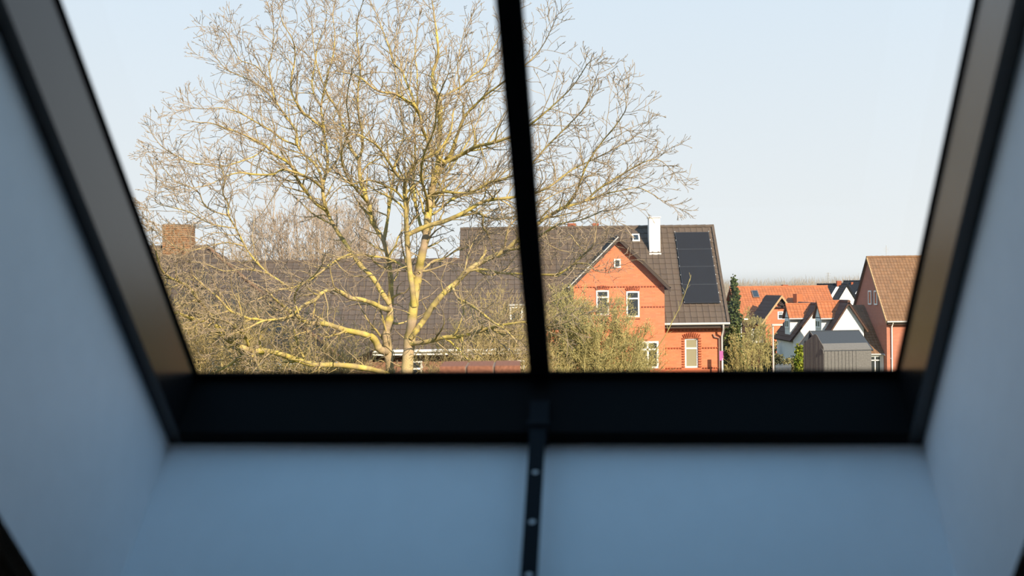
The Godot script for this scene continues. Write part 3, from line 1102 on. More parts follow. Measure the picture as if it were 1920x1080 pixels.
func build_white_houses() -> void:
	# two white gabled cottages, ridge running away, orange dormers on their shaded left slopes
	var specs := [[1535, 571, 1482, 640, 80.0, "white gabled cottage with orange dormer beside the timbered gable", 1477.0, 1492.0, 1536.0],
		[1592, 566, 1556, 622, 74.0, "white gabled cottage with orange dormer beside the tan roofed house", 1536.0, 1553.0, 1604.0]]
	for s in specs:
		var d: float = s[4]
		var ap := pt(s[0], s[1], d)
		var le := pt(s[2], s[3], d)
		var h := thing("white_cottage", s[5], "house", Vector3(ap.x, 0, -d - 3), "white cottages with orange dormers")
		var hs := ap.x - le.x
		var k := (ap.y - le.y) / hs
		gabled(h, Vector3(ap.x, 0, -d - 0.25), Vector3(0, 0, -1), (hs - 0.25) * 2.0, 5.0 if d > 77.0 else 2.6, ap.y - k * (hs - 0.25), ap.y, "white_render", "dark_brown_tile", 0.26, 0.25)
		# dormer: shaded front to the left, white cheek and orange slope towards us
		var dz := -d - 1.2
		var dd := d + 1.2
		var fx := pt(s[6] + 4.0, 600, dd).x
		var ry := pt(s[6], s[1] + 0.0, dd).y
		var cyy := pt(s[7], 597, dd - 0.3).y
		var by := pt(s[7], 617, dd).y
		var bx := ap.x + 0.0
		var a := Acc.new()
		a.box(Vector3(fx, by - 0.6, dz), Vector3(bx - 0.05, cyy + 0.05, dz - 1.5))
		var dm := part("dormer", a, M.white_render, h)
		a = Acc.new()
		a.prism([Vector3(fx, cyy, dz - 1.5), Vector3(fx, cyy, dz), Vector3(fx, ry - 0.1, dz - 0.75)], Vector3(bx - fx, 0, 0))
		part("gable", a, M.white_render, dm)
		var rl := pt(s[6], 570, dd).x
		roof(h, "orange_tile", Vector3(rl, cyy, dz + 0.3), Vector3(bx + 0.05, cyy, dz + 0.3), Vector3(bx + 0.05, ry, dz - 0.75), Vector3(rl, ry, dz - 0.75), 0.24, 0.30)
		roof(h, "orange_tile", Vector3(bx + 0.05, cyy, dz - 1.8), Vector3(rl, cyy, dz - 1.8), Vector3(rl, ry, dz - 0.75), Vector3(bx + 0.05, ry, dz - 0.75), 0.24, 0.30)
		ridge_caps(h, Vector3(rl, ry, dz - 0.75), Vector3(bx, ry, dz - 0.75), "orange_tile", 0.09)
		a = Acc.new()
		a.pipe(Vector3(rl, cyy - 0.03, dz + 0.34), Vector3(bx, cyy - 0.03, dz + 0.34), 0.05)
		part("gutter", a, M.zinc, h)
		window(h, Vector3(fx - 0.01, by + 0.05, dz - 1.3), Z * 1.1, Y * (cyy - by - 0.15), -X, 2, 0.0, 0.1)
	# two white houses with black roofs, turned to the right
	var dark := [[1589, 533, 126.0, "white house with black roof, long white roof light and red vent"], [1634, 527, 140.0, "white house with black roof half hidden behind the tan roofed house"]]
	for i in 2:
		var s: Array = dark[i]
		var d: float = s[2]
		var ap := pt(s[0], s[1], d)
		var h := thing("black_roofed_house", s[3], "house", Vector3(ap.x, 0, -d), "white houses with black roofs")
		var al := Vector3(-0.72, 0, -0.69).normalized()
		gabled(h, Vector3(ap.x, 0, -d) + al * 0.2, al, 5.0, 3.2, ap.y - 2.0, ap.y, "white_render", "black_tile", 0.3, 0.2)
		var sd := -al.cross(Y).normalized()
		var slope := (sd * 2.5 - Y * 2.0).normalized()
		var nn := slope.cross(al).normalized()
		if nn.y < 0: nn = -nn
		var a := Acc.new()
		var o := Vector3(ap.x, ap.y, -d) + al * 0.75 + slope * 0.55 + nn * 0.12
		var p := [o, o + slope * 2.0, o + slope * 2.0 + al * 0.32, o + al * 0.32]
		a.slab(p[0], p[1], p[2], p[3], 0.06)
		if a.n[0].y < 0:
			a = Acc.new()
			a.slab(p[3], p[2], p[1], p[0], 0.06)
		part("roof_light", a, M.white_paint, h)
		a = Acc.new()
		var c := Vector3(ap.x, ap.y, -d) + al * 2.3 + slope * 0.55
		a.box(c + Vector3(-0.12, -0.2, -0.12), c + Vector3(0.12, 0.25, 0.12))
		part("vent", a, M.brick_red, h)
		if i == 0:
			a = Acc.new()
			var e := Vector3(ap.x, ap.y, -d) + al * 0.9
			a.box(e + Vector3(-0.35, -0.3, -0.2), e + Vector3(0.15, 0.38, 0.2))
			part("chimney", a, M.brick_red, h)

func build_shed() -> void:
	var h := thing("garden_shed", "weathered grey timber shed with dark felt roof", "shed", Vector3(16, 0, -63))
	var d := 63.0
	var ap := pt(1523, 620, d)
	var l := pt(1503, 645, d)
	var r := pt(1549, 658, d - 1.2)
	var far := pt(1596, 620, d + 0.4)
	var al := Vector3(far.x - ap.x, 0, far.z - ap.z)
	var base := [Vector3(l.x + 0.1, 0, l.z), Vector3(r.x - 0.12, 0, r.z), Vector3(r.x - 0.12, r.y + 0.06, r.z), Vector3(ap.x, ap.y - 0.08, ap.z), Vector3(l.x + 0.1, l.y + 0.04, l.z)]
	var a := Acc.new()
	a.prism(base, al * 1.2)
	part("wall", a, M.wood_grey, h)
	# vertical boards on the gable, one by one
	var p0: Vector3 = base[0]
	var p1: Vector3 = base[1]
	var dirx := (p1 - p0).normalized()
	var fn := dirx.cross(Y).normalized()
	if fn.z < 0: fn = -fn
	var len_ := p0.distance_to(p1)
	var cnt := 9
	for k in cnt:
		var t0 := (k + 0.04) / cnt
		var t1 := (k + 0.96) / cnt
		var ys := []
		for t in [t0, t1]:
			var xx: float = lerpf(p0.x, p1.x, t)
			var fy: float
			if xx < ap.x: fy = lerpf(l.y, ap.y, (xx - l.x) / (ap.x - l.x))
			else: fy = lerpf(ap.y, r.y, (xx - ap.x) / (r.x - ap.x))
			ys.append(fy - 0.1)
		a = Acc.new()
		var q0 := p0 + dirx * len_ * t0 + fn * rng.randf_range(0.02, 0.03)
		var q1 := p0 + dirx * len_ * t1 + fn * rng.randf_range(0.02, 0.03)
		a.prism([q0, q1, q1 + Y * ys[1], q0 + Y * ys[0]], -fn * 0.025)
		part("board", a, M.wood_grey, h)
	# boards on the long side
	var sd := al.normalized()
	var sn := -sd.cross(Y).normalized()
	if sn.z < 0: sn = -sn
	for k in 10:
		a = Acc.new()
		var q0: Vector3 = base[1] + sd * (k * 0.2 + 0.01) + sn * rng.randf_range(0.02, 0.03)
		a.prism([q0, q0 + sd * 0.18, q0 + sd * 0.18 + Y * (r.y - 0.02), q0 + Y * (r.y - 0.02)], -sn * 0.025)
		part("board", a, M.wood_grey, h)
	# felt roof: two slopes with a front overhang
	var f := -al.normalized() * 0.15
	a = Acc.new()
	a.slab(r + f, r + al * 1.2, ap + al * 1.2, ap + f, 0.07)
	part("felt_slope", a, M.felt_roof, h)
	a = Acc.new()
	a.slab(l + al * 1.2, l + f, ap + f, ap + al * 1.2, 0.07)
	part("felt_slope", a, M.felt_roof, h)
	for s in [[l, ap], [ap, r]]:
		a = Acc.new()
		var e0: Vector3 = s[0] + f + fn * 0.03
		var e1: Vector3 = s[1] + f + fn * 0.03
		a.prism([e0 - Y * 0.12, e1 - Y * 0.12, e1 + Y * 0.02, e0 + Y * 0.02], -fn * 0.04)
		part("bargeboard", a, M.wood_grey, h)

# ================================================================ trees
var TIPS: Array = []
func bark_col(p: Vector3, r: float, kind: int) -> Color:
	var q := noise.get_noise_3dv(p * 2.3)
	var q2 := noise.get_noise_3dv(p * 9.0 + Vector3(31, 7, 3))
	if kind == 0:        # walnut: lichen on the boughs, pinkish grey twigs
		var thick := clampf((r - 0.006) / 0.016, 0.0, 1.0)
		var lichen := clampf(0.62 + q * 0.9 + q2 * 0.4, 0.0, 1.0) * thick
		if r > 0.085: lichen *= clampf(0.45 + q * 1.2, 0.0, 1.0)
		var wood := Color(0.36, 0.28, 0.195).lerp(Color(0.38, 0.285, 0.19), thick)
		var c := wood.lerp(Color(0.48, 0.385, 0.10), lichen)
		return c * 1.2 * (0.95 + 0.6 * q2 + (0.25 * noise.get_noise_3dv(p * 22.0) if r > 0.04 else 0.0))
	if kind == 1:        # budding shrub, olive yellow
		return Color(0.47, 0.405, 0.18) * (1.0 + 0.3 * q)
	if kind == 2:        # far bare trees
		return Color(0.47, 0.37, 0.28) * (1.0 + 0.3 * q)
	return Color(0.60, 0.48, 0.19).lerp(Color(0.46, 0.355, 0.22), clampf(0.5 + q, 0, 1))

func grow(acc: Acc, p: Vector3, dir: Vector3, length: float, r0: float, level: int, S: Dictionary) -> void:
	var seg: float = S.seg[level]
	var cnt := maxi(2, int(ceil(length / seg)))
	var pts := PackedVector3Array([p])
	var rad := PackedFloat32Array([r0])
	var col := PackedColorArray([bark_col(p, r0, S.kind)])
	var d := dir
	var tip_r: float = maxf(S.tip, r0 * 0.35)
	var wob: float = S.wobble
	for k in cnt:
		d = (d + Vector3(rng.randfn(0, wob), rng.randfn(0, wob) + S.up[level], rng.randfn(0, wob))).normalized()
		p += d * (length / cnt)
		var r := lerpf(r0, tip_r, (k + 1.0) / cnt)
		pts.append(p); rad.append(r); col.append(bark_col(p, r, S.kind))
	acc.tube(pts, rad, 5 if r0 > 0.02 else (4 if r0 > 0.009 else 3), col)
	if level >= S.levels:
		TIPS.append(p)
		if S.has("leafy"):
			for k in range(1, pts.size()): TIPS.append(pts[k].lerp(pts[k - 1], rng.randf()))
		return
	branch_off(acc, pts, rad, level + 1, S, 0.15)

func branch_off(acc: Acc, pts: PackedVector3Array, rad: PackedFloat32Array, level: int, S: Dictionary, from: float) -> void:
	var total := 0.0
	for k in pts.size() - 1: total += pts[k].distance_to(pts[k + 1])
	var gap: float = S.gap[level]
	var s := total * from + rng.randf() * gap
	var az := rng.randf() * TAU
	while s < total:
		var run := 0.0
		var k := 0
		while k < pts.size() - 2 and run + pts[k].distance_to(pts[k + 1]) < s:
			run += pts[k].distance_to(pts[k + 1])
			k += 1
		var sl := pts[k].distance_to(pts[k + 1])
		var f := clampf((s - run) / maxf(sl, 1e-5), 0, 1)
		var p := pts[k].lerp(pts[k + 1], f)
		var r := lerpf(rad[k], rad[k + 1], f)
		var t := (pts[k + 1] - pts[k]).normalized()
		var u := t.cross(Vector3(0.31, 0.2, 0.93)).normalized()
		az += 2.4 + rng.randf_range(-0.6, 0.6)
		var side := u.rotated(t, az)
		var ang := deg_to_rad(rng.randf_range(S.angle[0], S.angle[1]))
		var d := (t * cos(ang) + side * sin(ang))
		var away: Vector3 = (p - S.heart)
		d = (d + away.normalized() * S.away + Vector3(0, S.lift, 0)).normalized()
		var frac := s / total
		var ln: float = rng.randf_range(S.len[level][0], S.len[level][1]) * (1.25 - S.get("fade", 0.75) * frac)
		var cr: float = clampf(r * 0.55, S.tip, S.thick[level])
		grow(acc, p, d, ln, cr, level, S)
		s += gap * rng.randf_range(0.6, 1.4)
	# the end of the branch forks on
	if level <= S.levels and rng.randf() < 0.9:
		var t := (pts[pts.size() - 1] - pts[pts.size() - 2]).normalized()
		for k in 2:
			var d := (t + Vector3(rng.randfn(0, 0.35), rng.randfn(0, 0.35), rng.randfn(0, 0.35))).normalized()
			grow(acc, pts[pts.size() - 1], d, rng.randf_range(S.len[level][0], S.len[level][1]) * 0.36, maxf(S.tip, rad[rad.size() - 1] * 0.8), level, S)

func spline(c: Array, depth0: float, depth1: float, D: float, sub := 6) -> Array:
	# traced boughs: direction from the photograph, depth running from the parent bough's to the tip's
	var p := PackedVector3Array()
	var r := PackedFloat32Array()
	var n_ := c.size() / 3
	for k in n_:
		var t := float(k) / (n_ - 1)
		var d := D + lerpf(depth0, depth1, t) + (rng.randf_range(-0.15, 0.15) if k > 0 else 0.0)
		p.append(pt(c[k * 3], c[k * 3 + 1], d))
		r.append(c[k * 3 + 2] * (1.0 + 0.08 * clampf((c[k * 3 + 2] - 4.0) / 5.0, 0.0, 1.0)) / F * D * 0.5)
	var q := PackedVector3Array()
	var s := PackedFloat32Array()
	for k in n_ - 1:
		var a := p[maxi(k - 1, 0)]
		var b := p[k]
		var e := p[k + 1]
		var f := p[mini(k + 2, n_ - 1)]
		for j in sub:
			var t := float(j) / sub
			q.append(b.cubic_interpolate(e, a, f, t))
			s.append(lerpf(r[k], r[k + 1], t))
	q.append(p[n_ - 1])
	s.append(r[n_ - 1])
	return [q, s]

func build_walnut() -> void:
	var D := 28.0
	var base := pt(766, 700, D)
	var tree := thing("walnut_tree", "large bare tree with yellow lichen on its spreading boughs", "tree", Vector3(base.x, 0, -D))
	var S := {"kind": 0, "fade": 0.9, "levels": 3, "seg": [0.3, 0.22, 0.17, 0.13], "up": [0.02, 0.03, 0.035, 0.05], "wobble": 0.19, "tip": 0.0058, "gap": [0.5, 0.29, 0.235, 0.21],
		"angle": [35.0, 75.0], "away": 0.30, "lift": 0.08, "len": [[1, 2], [0.8, 1.7], [0.4, 0.85], [0.14, 0.36]], "thick": [0.05, 0.034, 0.018, 0.0095], "heart": pt(770, 470, D)}
	# trunk
	var tr := [766, 1100, 44, 764, 900, 30, 763, 760, 24, 763, 700, 21, 768, 638, 19.5, 773, 593, 17, 779, 549, 15.5, 784, 515, 15, 790, 482, 14.5, 799, 442, 14, 803, 398, 13.5, 808, 364, 12.5, 816, 331, 11.5, 822, 300, 9.5, 823, 264, 9, 826, 222, 8.5, 824, 189, 7.5, 814, 165, 7, 811, 140, 6.5, 820, 110, 5.5, 821, 84, 4.5, 814, 27, 2.8, 808, -10, 1.6]
	var bough := spline(tr, 0.0, 0.6, D)
	for k in bough[0].size():
		if bough[0][k].y < 0.0: bough[0][k].y = -0.05
	add_bough(tree, "trunk", bough, S, 0.48)
	# boughs traced from the photograph: start depth, tip depth, then x, y, width in pixels
	var B := [
		# second stem on the left, and its great fork
		[0.9, 0.6, 750, 900, 22, 738, 760, 18, 727, 653, 16, 724, 624, 14, 731, 593, 13.5, 731, 571, 13, 733, 540, 10, 731, 510, 9, 728, 487, 8.5, 720, 455, 8, 711, 438, 8, 698, 415, 8, 693, 389, 7.5, 682, 358, 7.5, 674, 327, 7, 673, 302, 6.5, 660, 282, 5.5, 649, 253, 5, 640, 227, 4.5, 629, 200, 4, 613, 175, 3.5, 600, 140, 3, 590, 100, 2.2, 585, 50, 1.6],
		[0.82, 1.8, 731, 571, 10, 716, 549, 9, 698, 520, 8.5, 676, 498, 8, 658, 472, 7.5, 640, 445, 7.5, 624, 420, 7, 611, 390, 7, 605, 352, 6.5, 613, 318, 6, 614, 290, 5.5, 609, 260, 5, 606, 230, 5, 602, 200, 4.5, 609, 167, 4, 616, 133, 3.5, 624, 107, 3.2, 628, 67, 2.5, 624, 27, 1.8, 630, -5, 1.2],
		[0.72, -0.6, 673, 302, 5.5, 679, 280, 5, 680, 264, 5, 678, 242, 4.5, 673, 220, 4.5, 671, 190, 4, 672, 160, 3.6, 676, 133, 3.2, 671, 89, 2.6, 669, 44, 2, 680, 5, 1.3],
		[0.8, 3.2, 720, 450, 7, 727, 409, 6, 731, 376, 5.5, 736, 344, 5, 742, 304, 4.5, 748, 280, 4, 757, 255, 3.5, 752, 215, 3, 745, 170, 2.5, 740, 110, 2, 745, 50, 1.4],
		# stem close left of the trunk
		[0.05, -1.2, 777, 575, 11, 772, 535, 10, 767, 498, 9.5, 764, 460, 9, 762, 420, 8.5, 761, 389, 8, 759, 362, 7.5, 760, 340, 7, 769, 322, 6, 784, 302, 5.5, 800, 295, 5, 825, 280, 4, 845, 245, 3.5, 850, 210, 3, 862, 170, 2.4, 858, 120, 2, 870, 60, 1.4],
		[-0.45, -2.4, 760, 342, 6, 744, 327, 5.5, 731, 307, 5, 718, 287, 4.5, 707, 273, 4, 690, 262, 3, 668, 252, 2.4, 640, 258, 1.8],
		[-0.3, -1.8, 760, 378, 4.5, 742, 358, 4.5, 724, 349, 4, 707, 341, 3.5, 687, 338, 3, 660, 345, 2.4, 640, 330, 1.8],
		[0.27, 2.6, 800, 446, 7, 789, 424, 6.5, 783, 400, 6, 778, 375, 6, 775, 340, 5.5, 778, 304, 5, 778, 260, 4.5, 776, 233, 4, 782, 190, 3.5, 782, 133, 3, 778, 107, 2.6, 780, 75, 2, 786, 30, 1.4],
		# forks at the top of the trunk
		[0.3, -1.6, 816, 331, 10, 834, 306, 8.5, 845, 290, 7.5, 856, 258, 6, 868, 225, 5.5, 880, 208, 5, 893, 195, 4.5, 911, 178, 4, 933, 162, 3.5, 962, 140, 3, 1000, 108, 2.2, 1022, 78, 1.7, 1040, 40, 1.2],
		[0.15, -3.0, 836, 304, 7.5, 867, 289, 7, 893, 275, 6, 920, 269, 5.5, 940, 263, 5, 975, 248, 4.2, 1005, 225, 3.5, 1040, 195, 2.6, 1075, 160, 2, 1100, 122, 1.3],
		[0.15, -2.2, 836, 306, 6.5, 822, 295, 6, 809, 282, 6, 800, 260, 5.8, 791, 238, 5.5, 787, 217, 5.2, 778, 198, 5, 760, 187, 4.5, 738, 175, 4.5, 718, 173, 4.2, 698, 164, 3.6, 678, 147, 3, 655, 138, 2.4, 629, 133, 1.8],
		[-1.0, 0.8, 779, 199, 4.5, 771, 175, 4.5, 762, 155, 4.2, 753, 133, 4, 738, 118, 3.8, 729, 87, 3.2, 720, 64, 2.8, 707, 29, 2.2, 693, 0, 1.4],
		[0.4, 2.2, 812, 168, 5, 830, 180, 4.5, 850, 170, 4, 868, 160, 3.8, 885, 142, 3.4, 905, 128, 3, 918, 100, 2.4, 935, 70, 1.8, 945, 30, 1.2],
		# right hand boughs
		[0.3, -2.5, 808, 364, 6, 824, 361, 5.5, 840, 360, 5, 871, 362, 5, 900, 353, 4.8, 918, 341, 4.4, 945, 335, 4, 985, 318, 3.6, 1025, 275, 3, 1060, 240, 2.4, 1098, 198, 1.9, 1118, 145, 1.3],
		[-0.2, -1.8, 763, 441, 8.5, 800, 424, 8.5, 833, 415, 8, 867, 400, 7, 900, 381, 6, 920, 375, 5.5, 945, 372, 5, 990, 365, 4.4, 1030, 350, 3.8, 1070, 320, 3, 1110, 300, 2.4, 1150, 280, 1.8, 1190, 255, 1.2],
		[-0.66, 1.5, 880, 394, 4, 905, 405, 3.6, 905, 425, 3.2, 915, 440, 2.6, 925, 470, 2],
		[0.1, -1.2, 770, 635, 9, 784, 615, 10.5, 795, 600, 10.5, 811, 575, 10.5, 833, 549, 10, 855, 531, 10, 875, 509, 9.5, 900, 493, 9, 922, 482, 8.5, 945, 470, 8, 980, 443, 7.5, 1018, 412, 6.5, 1038, 400, 6, 1057, 389, 5.5, 1096, 377, 4.6, 1118, 358, 4, 1142, 342, 3.4, 1173, 323, 2.8, 1205, 305, 2.2, 1235, 300, 1.7, 1262, 322, 1.2],
		[-0.9, -3.0, 1060, 388, 4.2, 1080, 360, 3.8, 1090, 335, 3.4, 1100, 310, 3.2, 1113, 288, 3, 1132, 262, 2.6, 1150, 241, 2.3, 1165, 220, 2, 1174, 200, 1.6, 1170, 163, 1.1],
		[-0.8, 1.6, 1096, 377, 3.6, 1130, 365, 3.2, 1160, 358, 2.6, 1195, 352, 2, 1225, 365, 1.6, 1245, 380, 1.1],
		[0.1, -2.6, 770, 645, 7.5, 804, 640, 7.5, 831, 633, 7.5, 862, 631, 7, 889, 624, 6.5, 916, 615, 6, 945, 609, 5, 985, 604, 4.2, 1020, 612, 3.4, 1060, 605, 2.4, 1090, 590, 1.6],
		[-0.25, -2.4, 848, 537, 4.8, 858, 558, 4.4, 878, 569, 4.4, 900, 584, 4.2, 922, 602, 3.8, 950, 620, 3.2, 975, 650, 2.4],
		[0.19, 1.8, 785, 512, 5, 800, 500, 4.6, 813, 489, 4.2, 833, 484, 3.6, 855, 470, 3, 880, 462, 2.4, 905, 445, 1.8],
		[-0.31, -2.2, 878, 508, 5, 905, 505, 4.6, 940, 512, 4.4, 973, 513, 4.4, 1024, 515, 4.2, 1049, 513, 4, 1071, 498, 3.8, 1089, 482, 3.4, 1098, 474, 3, 1113, 458, 2.4, 1118, 431, 1.7],
		[-1.44, -2.8, 1071, 499, 2.8, 1082, 494, 2.8, 1102, 495, 2.4, 1116, 507, 1.8, 1140, 512, 1.2],
		[-1.8, -1.2, 1098, 474, 2.4, 1080, 455, 2.2, 1068, 440, 1.8, 1050, 455, 1.3],
		[0.27, 2.0, 803, 406, 5, 822, 395, 4.6, 849, 373, 4.2, 880, 364, 3.6, 915, 352, 3, 950, 320, 2.4, 990, 300, 1.8],
		[-0.28, 0.8, 870, 514, 3.4, 875, 490, 3.2, 880, 470, 2.8, 890, 450, 2.2, 905, 430, 1.5],
		# left hand boughs
		[0.85, -2.6, 731, 580, 9, 718, 578, 8.5, 700, 569, 8, 678, 562, 8, 655, 558, 7.5, 640, 548, 7, 620, 544, 6.5, 604, 549, 6, 591, 562, 6, 571, 571, 5.8, 556, 584, 5.5, 544, 593, 5, 524, 598, 4.6, 493, 602, 3.8, 465, 615, 3, 440, 625, 2.2],
		[0.9, -1.8, 728, 660, 12, 712, 655, 13, 702, 636, 12, 684, 627, 10.5, 644, 618, 9.5, 618, 609, 9, 600, 606, 8.5, 585, 606, 8.5, 571, 602, 8, 556, 591, 7, 536, 578, 5.5, 515, 560, 4, 500, 545, 3],
		[0.9, -3.4, 735, 705, 11, 715, 698, 10.5, 689, 691, 10, 644, 685, 9.5, 600, 684, 9, 580, 682, 9, 547, 671, 9, 520, 662, 9, 498, 658, 9, 476, 658, 9, 464, 655, 8.5, 449, 649, 8.5, 427, 636, 8.5, 411, 620, 8, 400, 604, 7, 387, 603, 6, 364, 598, 5.5, 338, 589, 4.5, 305, 580, 3.2],
		[-1.5, -3.8, 470, 656, 5, 458, 629, 4.4, 440, 613, 3.8, 422, 602, 3, 395, 595, 2],
		[-2.0, -3.0, 458, 629, 3.4, 451, 611, 3, 451, 576, 2.8, 436, 547, 2.2, 433, 522, 1.6],
		[-1.5, -3.6, 475, 660, 5.5, 480, 678, 5, 487, 690, 4.2, 495, 705, 3],
		[-1.5, -0.5, 474, 660, 5.5, 450, 670, 5, 430, 685, 4.2, 410, 695, 3.4, 390, 705, 2.6],
		[-2.05, -3.4, 500, 602, 4.4, 480, 598, 4.6, 469, 598, 4.8, 451, 591, 4.8, 431, 582, 4.4, 413, 562, 4, 396, 547, 3.6, 382, 536, 3, 360, 515, 2.2],
		[-2.4, -4.5, 404, 600, 4.6, 384, 576, 4.6, 369, 558, 4.4, 356, 540, 4.4, 338, 529, 4.2, 318, 520, 4, 302, 504, 3.4, 292, 470, 2.4],
		[0.85, -2.0, 660, 476, 5, 640, 483, 4.8, 620, 495, 4.6, 598, 513, 4.4, 569, 531, 4.2, 547, 540, 4, 520, 544, 3.6, 491, 558, 2.8, 470, 566, 2],
		[0.15, 0.4, 776, 520, 6, 764, 505, 5, 750, 495, 4.6, 728, 485, 4.4, 700, 481, 4, 672, 478, 3.8, 645, 484, 3.2, 620, 478, 2.6],
		[-1.6, -2.6, 560, 588, 3.4, 552, 560, 3.2, 560, 540, 3, 590, 515, 2.6, 605, 495, 2],
		[1.05, -1.4, 613, 396, 6.5, 591, 380, 6, 576, 362, 6, 560, 340, 5.8, 549, 316, 5.4, 536, 302, 5, 513, 289, 4.6, 498, 273, 4.2, 476, 262, 3.8, 449, 249, 3.2, 422, 240, 2.8, 396, 231, 2.3, 369, 229, 1.8, 342, 224, 1.2],
		[1.1, 2.6, 604, 349, 5.8, 600, 325, 5.6, 587, 304, 5.4, 569, 289, 5.2, 558, 273, 5, 556, 249, 4.8, 549, 236, 4.6, 536, 218, 4.2, 522, 198, 3.8, 513, 178, 3.4, 509, 153, 3, 504, 124, 2.6, 509, 107, 2.3, 511, 89, 2, 513, 58, 1.6, 512, 30, 1.1],
		[1.5, 0.4, 558, 273, 4, 531, 262, 3.8, 511, 247, 3.6, 493, 236, 3.4, 480, 229, 3.2, 453, 213, 2.8, 436, 207, 2.4, 413, 202, 2, 387, 204, 1.6, 358, 203, 1.1],
		[1.8, 3.6, 536, 218, 3.4, 515, 190, 3, 493, 167, 2.8, 471, 151, 2.5, 444, 140, 2.2, 424, 129, 1.9, 413, 118, 1.6, 400, 100, 1.1],
		[2.1, 1.2, 509, 153, 2.6, 495, 140, 2.4, 480, 124, 2.2, 460, 117, 2, 449, 111, 1.9, 436, 89, 1.7, 422, 64, 1.4, 411, 56, 1],
		[1.36, 0.0, 605, 240, 4.6, 580, 220, 4.4, 567, 211, 4.2, 556, 193, 4, 546, 171, 3.6, 547, 142, 3.2, 553, 111, 2.8, 550, 78, 2.3, 531, 44, 1.8, 524, 18, 1.2],
		[1.42, 3.0, 602, 200, 4, 590, 180, 3.8, 585, 153, 3.4, 590, 124, 3, 596, 84, 2.4, 609, 51, 1.8, 613, 10, 1.2],
		[1.1, -2.6, 606, 355, 5, 587, 338, 4.6, 564, 327, 4.4, 531, 318, 4.2, 511, 327, 3.8, 476, 327, 3.4, 449, 324, 3, 422, 331, 2.6, 395, 345, 2, 365, 352, 1.4],
		[-0.27, -2.0, 498, 275, 3.2, 480, 291, 3, 450, 303, 2.8, 413, 313, 2.6, 387, 309, 2.4, 356, 304, 2.2, 329, 291, 2, 302, 273, 1.6, 287, 252, 1.1],
		[-0.93, -2.4, 545, 540, 4.2, 500, 510, 4, 470, 478, 3.8, 453, 449, 3.6, 440, 424, 3.4, 429, 404, 3.2, 427, 380, 3, 418, 362, 2.6, 421, 335, 2.2, 410, 300, 1.6],
		[-1.75, -3.4, 429, 404, 2.8, 400, 396, 2.6, 382, 382, 2.5, 373, 362, 2.3, 353, 349, 2.1, 329, 340, 1.8, 309, 318, 1.5, 297, 300, 1],
		[-1.6, -0.6, 442, 428, 2.8, 404, 422, 2.6, 378, 411, 2.5, 356, 398, 2.3, 324, 389, 2, 302, 384, 1.7, 291, 376, 1.4, 293, 355, 1],
		[-1.4, -3.6, 460, 462, 2.8, 425, 455, 2.6, 390, 462, 2.4, 355, 470, 2.2, 325, 460, 1.9, 300, 440, 1.5, 280, 425, 1],
		[-1.1, -4.0, 500, 512, 3, 460, 505, 2.8, 420, 508, 2.4, 385, 495, 2, 350, 490, 1.6],
		# crossing boughs towards and away from the viewer
		[0.27, -4.5, 803, 400, 6, 800, 370, 5, 790, 330, 4.4, 795, 290, 3.6, 815, 240, 3, 820, 190, 2.4, 840, 140, 1.8],
		[0.27, 4.8, 801, 420, 6, 812, 380, 5, 830, 340, 4.4, 850, 310, 3.8, 880, 260, 3, 900, 215, 2.4, 915, 160, 1.7],
		[0.75, -4.2, 690, 380, 5, 672, 360, 4.4, 650, 330, 3.8, 640, 290, 3.2, 655, 240, 2.6, 650, 190, 2, 660, 130, 1.5],
		[1.1, 5.0, 612, 325, 5, 632, 300, 4.2, 640, 262, 3.6, 625, 225, 3, 640, 180, 2.4, 645, 130, 1.8],
		[-0.55, 4.0, 860, 404, 5, 895, 400, 4.4, 930, 410, 3.8, 985, 400, 3, 1030, 370, 2.4, 1080, 345, 1.7],
		[-0.5, -4.4, 945, 470, 5, 985, 462, 4.2, 1015, 440, 3.6, 1050, 420, 3, 1090, 412, 2.2, 1130, 395, 1.6],
	]
	for b in B:
		add_bough(tree, "bough", spline(b.slice(2), b[0], b[1], D), S, 0.12 if b[4] < 8 else 0.28)

func add_bough(tree: Node3D, called: String, bough: Array, S: Dictionary, from: float) -> void:
	var pts: PackedVector3Array = bough[0]
	var rad: PackedFloat32Array = bough[1]
	var a := Acc.new()
	var col := PackedColorArray()
	var rough := PackedFloat32Array()
	for k in pts.size():
		col.append(bark_col(pts[k], rad[k], S.kind))
		rough.append(rad[k] * (1.0 + 0.28 * noise.get_noise_3dv(pts[k] * 5.0)))
	a.tube(pts, rough, 9 if rad[0] > 0.04 else 6, col)
	var o := part(called, a, M.bark, tree)
	var tw := Acc.new()
	branch_off(tw, pts, rad, 1, S, from)
	branch_off(tw, pts, rad, 2, S, maxf(0.08, from - 0.2))
	if tw.v.size():
		var t := part("twigs", tw, M.bark, o, "stuff")
		t.set_meta("label", "fine pinkish grey twigs")

func stems(called: String, label: String, category: String, at: Vector3, spread: float, height: float, cnt: int, S: Dictionary, group := "", lean := Vector3.ZERO) -> Node3D:
	var o := thing(called, label, category, at, group)
	TIPS = []
	add_stems(o, at, spread, height, cnt, S, lean)
	return o

